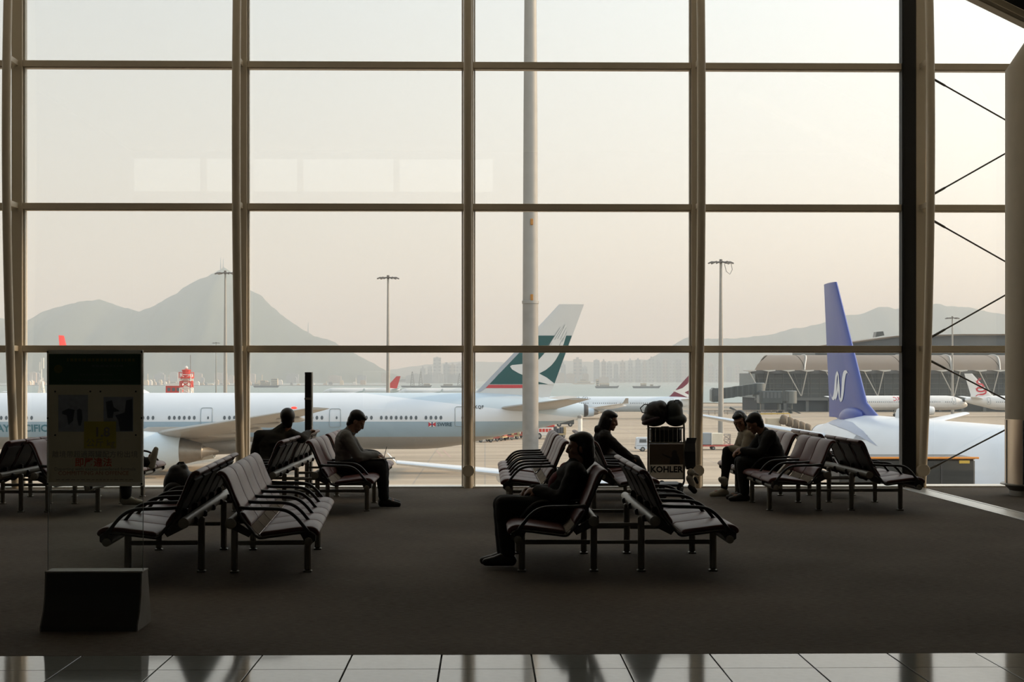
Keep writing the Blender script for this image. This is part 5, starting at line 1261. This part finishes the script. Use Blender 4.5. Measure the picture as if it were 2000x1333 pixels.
# woman stooping towards the trolley, facing right
person('dark coated woman stooping forward beside the luggage trolley', (1.31, 20.60), 0, dict(
    pelvis=(.30, 0, .505), chest=(.275, 0, .765), neck=(.30, 0, .905), head=(.365, -.02, 1.04), face=(.96, -.1, -.30), hup=(.3, 0, .95),
    shL=(.285, .165, .84), shR=(.29, -.165, .84), elL=(.42, .22, .66), haL=(.62, .14, .56), elR=(.47, -.21, .67), haR=(.64, -.14, .545), curlL=30, curlR=30,
    knL=(.72, .11, .50), knR=(.70, -.11, .495), anL=(.93, .12, .11), anR=(.91, -.12, .11), toeL=(1.08, .13, .06), toeR=(1.06, -.13, .06), size=.96, wide=.95),
    dict(top=coat_d, legs=navy, shoes=shoe_b, coat=True, hood=True, topname='coat'), 'long')
# man seen from behind, turned to the window, arm over the seat back
person('man seen from behind with arm laid over the bench back', (-2.68, 19.75), R(96), dict(
    pelvis=(0, .02, .505), chest=(.015, .02, .79), neck=(.02, -.115, .985), head=(.035, -.15, 1.08), face=(1, -.12, .0),
    shL=(.02, .205, .865), shR=(.02, -.195, .875), elL=(.12, .275, .62), haL=(.26, .14, .56), elR=(-.005, -.33, .835), haR=(.16, -.40, .895), palmR=(0, -.6, -.6), curlR=22, curlL=20,
    knL=(.32, .30, .50), knR=(.28, .36, .50), anL=(.34, .42, .10), anR=(.22, .52, .10), toeL=(.42, .55, .06), toeR=(.26, .68, .06), pface=(.75, .65, 0), wide=1.15, size=1.10),
    dict(top=olive, legs=navy, shoes=shoe_b, topname='shirt'))
# the couple
person('man in black coat leaning forward over his knees beside the woman', (4.065, 20.05), math.pi, dict(
    pelvis=(.25, 0, .515), chest=(.345, 0, .775), neck=(.425, 0, .915), head=(.535, -.0, 1.015), face=(.78, -.25, -.55), hup=(.55, 0, .83),
    shL=(.37, .19, .865), shR=(.385, -.18, .865), elL=(.50, .235, .64), haL=(.70, .12, .665), elR=(.53, -.20, .66), haR=(.73, -.06, .645), palmL=(0, -.7, -.5), palmR=(0, .6, -.6), curlL=35, curlR=35,
    knL=(.72, .12, .515), knR=(.71, -.12, .51), anL=(.69, .12, .11), anR=(.68, -.13, .11), toeL=(.90, .14, .06), toeR=(.88, -.16, .06), wide=1.1),
    dict(top=blk, legs=navy, shoes=shoe_b, coat=True, topname='coat'))
person('woman in beige hoodie with crossed legs and pale sneakers', (4.065, 20.72), math.pi + .12, dict(
    pelvis=(.42, 0, .515), chest=(.525, .02, .775), neck=(.575, .03, .915), head=(.645, .05, 1.035), face=(.55, .75, -.42), hup=(.3, 0, .95),
    shL=(.545, .165, .845), shR=(.535, -.155, .845), elL=(.63, .205, .62), haL=(.76, .07, .665), elR=(.62, -.19, .62), haR=(.74, -.05, .65), palmL=(0, -.6, -.6), palmR=(0, .6, -.6), curlL=30, curlR=30,
    knL=(.825, .03, .63), knR=(.79, -.08, .525), anL=(.855, .04, .265), anR=(.83, -.09, .11), toeL=(.935, .15, .19), toeR=(1.03, -.06, .06), soleL=(.25, .25, -.9), size=.95, wide=.9),
    dict(top=hood_m, legs=blk, shoes=shoe_w, legw=.004, hood=True, topname='hoodie'), 'long')
# passenger hidden behind the notice board but for a foot
person('passenger behind the notice board with one foot sticking out', (-5.26, 19.3), 0, dict(
    pelvis=(.28, 0, .505), chest=(.20, 0, .785), neck=(.17, 0, .93), head=(.17, 0, 1.06), face=(1, 0, -.1),
    shL=(.19, .18, .865), shR=(.19, -.18, .865), elL=(.28, .25, .62), haL=(.46, .12, .63), elR=(.28, -.25, .62), haR=(.46, -.12, .63),
    knL=(.72, .16, .51), knR=(.74, -.05, .585), anL=(.74, .16, .11), anR=(1.045, -.02, .56), toeL=(.92, .17, .06), toeR=(1.10, -.03, .70), soleR=(.95, 0, -.2)),
    dict(top=blk, legs=navy, shoes=shoe_w))

# ================================================================== THINGS PEOPLE BROUGHT
# clipboard and pen of the writing man
paper_m = mat('paper_white', (0.55, 0.53, 0.48), .8, 0, .04)
cb = thing('clipboard', 'clipboard with white sheet on the writing man\'s thigh', 'clipboard', (-2.03 + .745, 19.22, .604), 0)
cb.rotation_euler = (0, R(-2), R(4))
MB().cbox(-.16, .16, -.115, .115, 0, .006, .002).build('board', mat('clip_brown', (0.10, 0.08, 0.06), .6), cb, 0); MB().box(-.145, .15, -.10, .10, .0065, .009).build('sheet', paper_m, cb, 0); MB().cbox(-.155, -.12, -.045, .045, .007, .018, .003).build('clip', bmetal, cb, 0)
pn = thing('pen', 'slim pen held upright over the clipboard', 'pen', (-2.03 + .768, 19.205, .617))
MB().tube([(0, 0, 0), (.004, 0, .012), (.03, .01, .12)], [.001, .004, .004], 8).build('barrel', barm, pn); MB().tube([(.03, .01, .12), (.034, .011, .14)], [.0045, .004], 8).build('cap', bmetal, pn)
# handbag on the woman's lap
hb_ = thing('handbag', 'black handbag on the long haired woman\'s lap', 'handbag', (.906 - .40, 13.0, .585))
bagm = mat('black_bag_leather', (0.007, 0.0065, 0.007), .5, 0, .2, 20, .1, 60)
hull([('e', Vector((0, 0, .035)), (.15, .11, .045), Matrix.Identity(3)), ('e', Vector((0, 0, .06)), (.11, .09, .03), Matrix.Identity(3))], .008, 'bag_body', bagm, hb_, 3, .5)
MB().tube([(-.11, 0, .06), (-.10, 0, .085), (0, -.02, .098), (.10, 0, .085), (.11, 0, .06)], .007, 6).build('strap', bagm, hb_)
MB().tube([(-.012, -.112, .04), (.012, -.112, .04), (.012, -.112, .06), (-.012, -.112, .06)], .004, 5, closed=True).build('buckle', steel_m, hb_)
# backpack on the front bench
bp_ = thing('backpack', 'black backpack with blue straps on the front left bench', 'backpack', (-2.94, 14.82, .422), R(20))
I3 = Matrix.Identity(3)
hull([('e', Vector((0, 0, .17)), (.15, .14, .17), I3), ('e', Vector((.02, 0, .09)), (.175, .15, .10), I3), ('c', Vector((-.02, 0, .27)), .09, Vector((.03, 0, .31)), .06)], .010, 'bag_body', bagm, bp_, 4, .5)
hull([('e', Vector((-.06, -.10, .11)), (.10, .07, .09), I3)], .010, 'front_pocket', bagm, bp_, 3, .5)
blu = mat('blue_strap', (0.03, 0.06, 0.20), .7)
MB().tube([(.10, -.10, .28), (.17, -.13, .22), (.20, -.12, .12), (.17, -.10, .03)], [.016, .022, .022, .014], 8).build('strap', blu, bp_); MB().tube([(.10, .08, .28), (.18, .09, .22), (.21, .08, .12), (.17, .08, .03)], [.016, .022, .022, .014], 8).build('strap', bagm, bp_)
MB().tube([(-.03, 0, .345), (0, 0, .375), (.04, 0, .375), (.06, 0, .345)], .010, 6).build('grab_loop', bagm, bp_)
# folded paper left on the couple's bench
fp_ = thing('folded_paper', 'white folded paper tucked between seats behind the man', 'paper', (4.065 - .36, 19.33, .40), R(180))
MB().prism([(0, 0), (.02, 0), (-.16, .20), (-.18, .19)], -.06, .05).build('sheet', paper_m, fp_, 0); MB().prism([(.021, 0), (.03, 0), (-.145, .195), (-.155, .20)], -.05, .05).build('fold', paper_m, fp_, 0)

# ------------------------------------------------------------------ luggage trolley
tx, ty = X(1302, 21.35), 21.35
tr_ = thing('luggage_trolley', 'luggage trolley with advertising board, loaded with bags', 'trolley', (tx, ty, 0))
tm_ = mat('trolley_chrome', (0.30, 0.29, 0.26), .35, .8); tdk = mat('trolley_dark', (0.02, 0.02, 0.02), .6)
for s in (-1, 1):
    MB().tube([(s * .235, .35, .10), (s * .24, .05, .13), (s * .25, 0, .18), (s * .25, .02, .93), (s * .25, .06, 1.0)], .015, 8).build('side_rail', tm_, tr_)
MB().tube([(-.25, .06, 1.0), (-.2, .07, 1.02), (.2, .07, 1.02), (.25, .06, 1.0)], .016, 8).build('handle', tdk, tr_)
MB().cbox(-.235, .235, .0, .62, .10, .135, .01).build('platform', tdk, tr_, 0)
for x, y in ((-.19, .05), (.20, .05), (0.0, .55)):
    w0 = MB().lathe([(.03, -.02), (.07, -.022), (.078, 0), (.07, .022), (.03, .02)], 16, Matrix.Translation((x, y, .078)) @ Matrix.Rotation(R(60), 4, 'Z') @ Matrix.Rotation(R(90), 4, 'X')).build('wheel', tyre, tr_)
    MB().tube([(x, y, .12), (x + .02, y, .10), (x + .02, y, .078)], .012, 6).build('fork', tm_, w0)
bdz0, bdz1 = .205, .70
bd = MB().cbox(-.238, .238, -.030, -.012, bdz0, bdz1, .006).build('advert_board', mat('advert_brown', (0.085, 0.058, 0.038), .5, 0, .35, 5), tr_, 0)
MB().box(-.228, .228, -.032, -.030, bdz0 + .015, bdz0 + .205).build('white_band', mat('advert_white', (0.85, 0.80, 0.70), .6), bd, 0)
text_mb('KOHLER', .118, lambda u, v: Vector((u, -.0335, bdz0 + .10 + v)), align='CENTER', bold=.004).build('lettering', mat('advert_black', (0.012, 0.011, 0.01), .6), bd, 0)
pic = MB(); pf_ = lambda u, v: Vector((u, -.0325, v))
poly_mb([(.04, .415), (.055, .50), (.075, .525), (.07, .565), (.085, .60), (.11, .615), (.14, .60), (.15, .55), (.175, .50), (.185, .415)], pf_, 0, pic, 0)
poly_mb([(.05, .495), (.0, .515), (-.06, .545), (-.065, .565), (-.02, .545), (.06, .52)], pf_, 0, pic, 0)
pic.build('printed_figure', mat('advert_figure', (0.02, 0.014, 0.012), .6), bd, 0)
bk = MB(); 
for k in range(8): bk.tube([(-.21 + k * .06, -.01, .715), (-.21 + k * .06, -.01, .925)], .006, 6)
bk.tube([(-.25, -.01, .715), (.25, -.01, .715)], .009, 6); bk.tube([(-.25, -.01, .925), (.25, -.01, .925)], .009, 6)
for s in (-1, 1): bk.tube([(s * .25, -.01, .925), (s * .24, .3, .90)], .008, 6); bk.tube([(s * .25, -.01, .715), (s * .24, .3, .715)], .008, 6)
bk.tube([(-.24, .3, .90), (.24, .3, .90)], .008, 6); bk.build('basket', tm_, tr_)
MB().cbox(-.235, .235, .0, .3, .700, .716, .004).build('basket_floor', tdk, tr_, 0)
cs = thing('suitcase', 'dark suitcase lying in the trolley basket', 'suitcase', (tx, ty + .15, .717))
MB().cbox(-.215, .215, -.13, .13, 0, .205, .03).build('shell', bagm, cs, 0); MB().tube([(-.06, 0, .205), (-.05, 0, .215), (.05, 0, .215), (.06, 0, .205)], .006, 6).build('handle', barm, cs); MB().box(-.216, .216, -.02, -.005, .03, .18).build('zip', barm, cs, 0)
b1 = thing('travel_bag', 'rounded black bag with looped handle on top of trolley', 'bag', (tx - .13, ty + .12, .935))
hull([('e', Vector((0, 0, .19)), (.17, .15, .17), frame(*basis((.9, 0, .45), (-.45, 0, .9)))), ('e', Vector((-.03, 0, .11)), (.18, .15, .11), I3), ('e', Vector((.06, 0, .27)), (.10, .13, .10), I3)], .010, 'bag_body', bagm, b1, 4, .5)
MB().tube([(-.13, -.03, .19), (-.20, -.05, .20), (-.225, -.05, .26), (-.17, -.04, .31), (-.08, -.02, .31)], .008, 8).build('loop_handle', barm, b1)
hull([('e', Vector((-.05, -.03, .10)), (.165, .135, .06), frame(*basis((.9, 0, .35), (-.35, 0, .9))))], .010, 'band', mat('aubergine_band', (0.03, 0.015, 0.024), .7), b1, 3, .5)
b2 = thing('travel_bag', 'upright dark green bag beside the round bag on trolley', 'bag', (tx + .14, ty + .12, .935))
hull([('e', Vector((-.01, 0, .19)), (.12, .13, .18), I3), ('e', Vector((.01, 0, .10)), (.155, .14, .10), I3), ('c', Vector((-.05, 0, .30)), .07, Vector((.04, 0, .30)), .07)], .010, 'bag_body', mat('bottle_green_nylon', (0.016, 0.024, 0.022), .6, 0, .2, 20), b2, 4, .5)
MB().tube([(-.03, -.10, .345), (-.01, -.09, .37), (.04, -.08, .37), (.05, -.08, .345)], .009, 6).build('grab_loop', barm, b2)
MB().box(-.03, .02, -.075, -.06, .315, .335).build('name_patch', galv_m, b2, 0)
b3 = thing('carrier_bag', 'dark carrier bag hanging off the trolley\'s side', 'bag', (tx + .315, ty + .05, .34))
MB().loft([[Vector((x, y, z)) for x, y in ((-w1, -d1), (w2, -d1), (w2, d1), (-w1, d1))] for z, w1, w2, d1 in ((0, .03, .05, .05), (.05, .05, .09, .08), (.25, .06, .09, .07), (.36, .05, .09, .03), (.44, .02, .115, .012))]).build('bag_body', mat('dark_plastic', (0.016, 0.016, 0.018), .4), b3, 0)
MB().tube([(-.04, 0, .36), (-.055, 0, .46), (-.05, 0, .58)], .006, 6).build('strap', barm, b3)
b4 = thing('soft_toy_bundle', 'small pale cloth bundle tied low at the trolley\'s side', 'bundle', (tx + .335, ty - .06, .0))
hull([('e', Vector((0, 0, .30)), (.055, .05, .06), I3), ('c', Vector((-.02, 0, .22)), .05, Vector((.02, 0, .12)), .04), ('c', Vector((.02, 0, .31)), .022, Vector((.10, 0, .27)), .016)], .008, 'cloth', mat('pale_cloth', (0.30, 0.28, 0.24), .9), b4, 3, .6)
hull([('c', Vector((0, .0, .10)), .045, Vector((.05, .0, .045)), .040), ('c', Vector((.06, 0, .22)), .025, Vector((.09, 0, .16)), .02)], .008, 'dark_part', blk, b4, 3, .6)

# ------------------------------------------------------------------ black slim totem near the window
tp = thing('sign_totem', 'slim black upright post seen edge on between the two men', 'post', (XY(602, 22.3), 22.28, 0))
MB().cbox(-.045, .040, -.02, .16, .02, 1.66, .006).build('body', mat('totem_black', (0.014, 0.014, 0.013), .5), tp, 0); MB().cbox(.041, .055, -.01, .15, .02, 1.70, .003).build('edge_strip', bmetal, tp, 0)
MB().cbox(-.046, .042, -.022, .162, 1.66, 1.70, .004).build('cap', tdk, tp, 0); MB().cbox(-.05, .05, -.028, -.021, 1.30, 1.33, .002).build('latch', bmetal, tp, 0); MB().cbox(-.10, .10, -.12, .22, 0, .02, .004).build('base_plate', bmetal, tp, 0)

# ------------------------------------------------------------------ notice board on its clear stand
dN = 9.9
nbx = X(186.5, dN); nby = at(186.5, HY, dN).y
sg = thing('notice_stand', 'freestanding notice board with green headed poster on clear panel', 'notice board', (nbx, nby, 0), 0)
bz0, bz1 = EYE - (950 - HY) / F * dN, EYE + (HY - 684) / F * dN
hw = .305
alu = mat('poster_frame_alu', (0.85, 0.82, 0.70), .5, .0)
bk_m = mat('plinth_brown', (0.050, 0.043, 0.033), .6, 0, .1)
pts = [(.0, .0)] ; 
prof = [(-.17, 0), (-.165, .035), (-.10, .12), (-.065, .22), (-.05, .355), (-.03, .36), (.12, .36), (.16, .22), (.20, .10), (.22, 0)]
MB().prism([(a, b) for a, b in prof], -hw, hw, 'x').build('plinth', bk_m, sg, 0)
MB().cbox(-hw - .008, hw + .008, -.048, .125, .352, .366, .003).build('plinth_cap', mat('plinth_end_grey', (0.22, 0.20, 0.17), .6), sg, 0)
for s in (-1, 1): MB().prism([(a * 1.01, b) for a, b in prof], s * hw - .004, s * hw + .004, 'x').build('plinth_end', mat('plinth_end_grey', (0.22, 0.20, 0.17), .6), sg, 0)
acr = bpy.data.materials.get('window_glass')
MB().box(-hw, hw, .0, .008, .36, bz1).build('clear_panel', acr, sg, 0)
for s in (-1, 1): MB().box(s * hw - .0015, s * hw + .0015, -.001, .009, .366, bz1).build('panel_edge', mat('acrylic_edge', (0.20, 0.20, 0.18), .3), sg, 0)
po = MB().box(-hw + .004, hw - .004, -.012, -.001, bz0, bz1).build('poster', mat('poster_cream', (0.62, 0.56, 0.40), .7, 0, .04), sg, 0)
for z in (bz0, bz1 - .026): MB().cbox(-hw, hw, -.022, .014, z, z + .026, .004).build('frame_bar', alu, sg, 0)
for s in (-1, 1): MB().cbox(s * (hw - .004) - .006, s * (hw - .004) + .006, -.020, .012, bz0, bz1, .003).build('frame_bar', alu, sg, 0)
for x in (-hw + .004, hw - .004):
    for z in (bz0 + .015, (bz0 + bz1) / 2, bz1 - .013): MB().sphere((x, -.022, z), (.006, .003, .006), 8, 6).build('clip', tdk, sg)
Hh = bz1 - bz0
pz = lambda k: bz1 - Hh * k                                # fraction down the poster
P0 = lambda u, v: Vector((u, -.0125, v)); P1 = lambda u, v: Vector((u, -.0132, v)); P2_ = lambda u, v: Vector((u, -.0139, v))
def rect(x0, x1, z0, z1, fn, nm, m): poly_mb([(x0, z0), (x1, z0), (x1, z1), (x0, z1)], fn, cuts=0).build(nm, m, po, 0)
rect(-hw + .01, hw - .01, pz(.255), pz(.02), P0, 'green_header', mat('poster_green', (0.022, 0.075, 0.028), .7))
hm = mat('header_yellow', (0.13, 0.125, 0.02), .7); hm2 = mat('header_pale', (0.07, 0.10, 0.07), .7)
for z, x0, x1, m_, h in ((.085, -.18, .26, hm, .020), (.125, -.02, .16, hm2, .012), (.185, -.10, .12, hm2, .006), (.225, -.14, .16, hm2, .006)):
    q = MB(); x = x0
    while x < x1:
        wv = .012 + .016 * ((int(x * 977) * 7) % 5) / 5; poly_mb([(x, pz(z)), (x + wv, pz(z)), (x + wv, pz(z) + h), (x, pz(z) + h)], P1, 0, q, 0); x += wv + .008
    q.build('header_line', m_, po, 0)
q = MB(); q.lathe([(.0, 0), (.028, 0)], 16, Matrix.Translation((-.235, -.0133, pz(.14))) @ Matrix.Rotation(R(90), 4, 'X'), cap=False); q.build('crest', hm, po, 0)
ph = mat('photo_grey', (0.30, 0.31, 0.34), .6, 0, .3, 40); pd = mat('photo_dark', (0.06, 0.065, 0.08), .6)
rect(-.235, -.045, pz(.60), pz(.33), P1, 'photo', ph); rect(.055, .245, pz(.60), pz(.345), P1, 'photo', ph)
q = MB()
for pl_ in ([(-.21, .45), (-.17, .43), (-.13, .44), (-.14, .52), (-.17, .55), (-.18, .48), (-.21, .47)], [(-.115, .60 - .16), (-.10, .43), (-.085, .44), (-.08, .50), (-.09, .555), (-.105, .555), (-.115, .50)], [(.07, .38), (.11, .37), (.12, .42), (.16, .45), (.12, .455), (.115, .50), (.08, .50)], [(.20, .37), (.24, .36), (.242, .595), (.16, .595), (.15, .52), (.13, .48), (.19, .46)]):
    poly_mb([(a, pz(b)) for a, b in pl_], P2_, cuts=0).build('photo_figure', pd, po, 0)

rect(-.07, .135, pz(.722), pz(.525), P2_, 'yellow_tin', mat('tin_yellow', (0.46, 0.38, 0.05), .7))
P3 = lambda u, v: Vector((u, -.0146, v))
tdk2 = mat('poster_ink', (0.26, 0.225, 0.17), .7)
text_mb('1.8', .085, lambda u, v: P3(.045 + u, pz(.635) + v), align='CENTER', bold=.002).build('lettering', tdk2, po, 0)
text_mb('公斤 kg', .058, lambda u, v: P3(.035 + u, pz(.705) + v), align='CENTER').build('lettering', tdk2, po, 0)
text_mb('離境帶超過兩罐配方粉出境', .046, lambda u, v: P1(u, pz(.785) + v), align='CENTER').build('lettering', tdk2, po, 0)
text_mb('即屬違法', .060, lambda u, v: P1(-.01 + u, pz(.85) + v), align='CENTER', bold=.001).build('lettering', mat('poster_red', (0.55, 0.10, 0.05), .7), po, 0)
text_mb('Departing with excess powdered formula', .031, lambda u, v: P1(u, pz(.885) + v), align='CENTER').build('lettering', tdk2, po, 0)
text_mb('COMMITTING AN OFFENCE', .036, lambda u, v: P1(-.01 + u, pz(.918) + v), align='CENTER').build('lettering', mat('poster_brown', (0.38, 0.16, 0.09), .7), po, 0)
q = MB(); x = -.25
while x < .25:
    wv = .015 + .02 * ((int(x * 877) * 3) % 5) / 5; poly_mb([(x, pz(.955)), (x + wv, pz(.955)), (x + wv, pz(.955) + .004), (x, pz(.955) + .004)], P1, 0, q, 0); x += wv + .008
q.build('small_print', tdk2, po, 0)
for a, b in ((-.255, .305), (-.03, .305), (.035, .305), (.262, .305), (-.255, .625), (.262, .625)): MB().sphere((a, -.014, pz(b)), (.006, .003, .006), 8, 6).build('pin', tdk, sg)
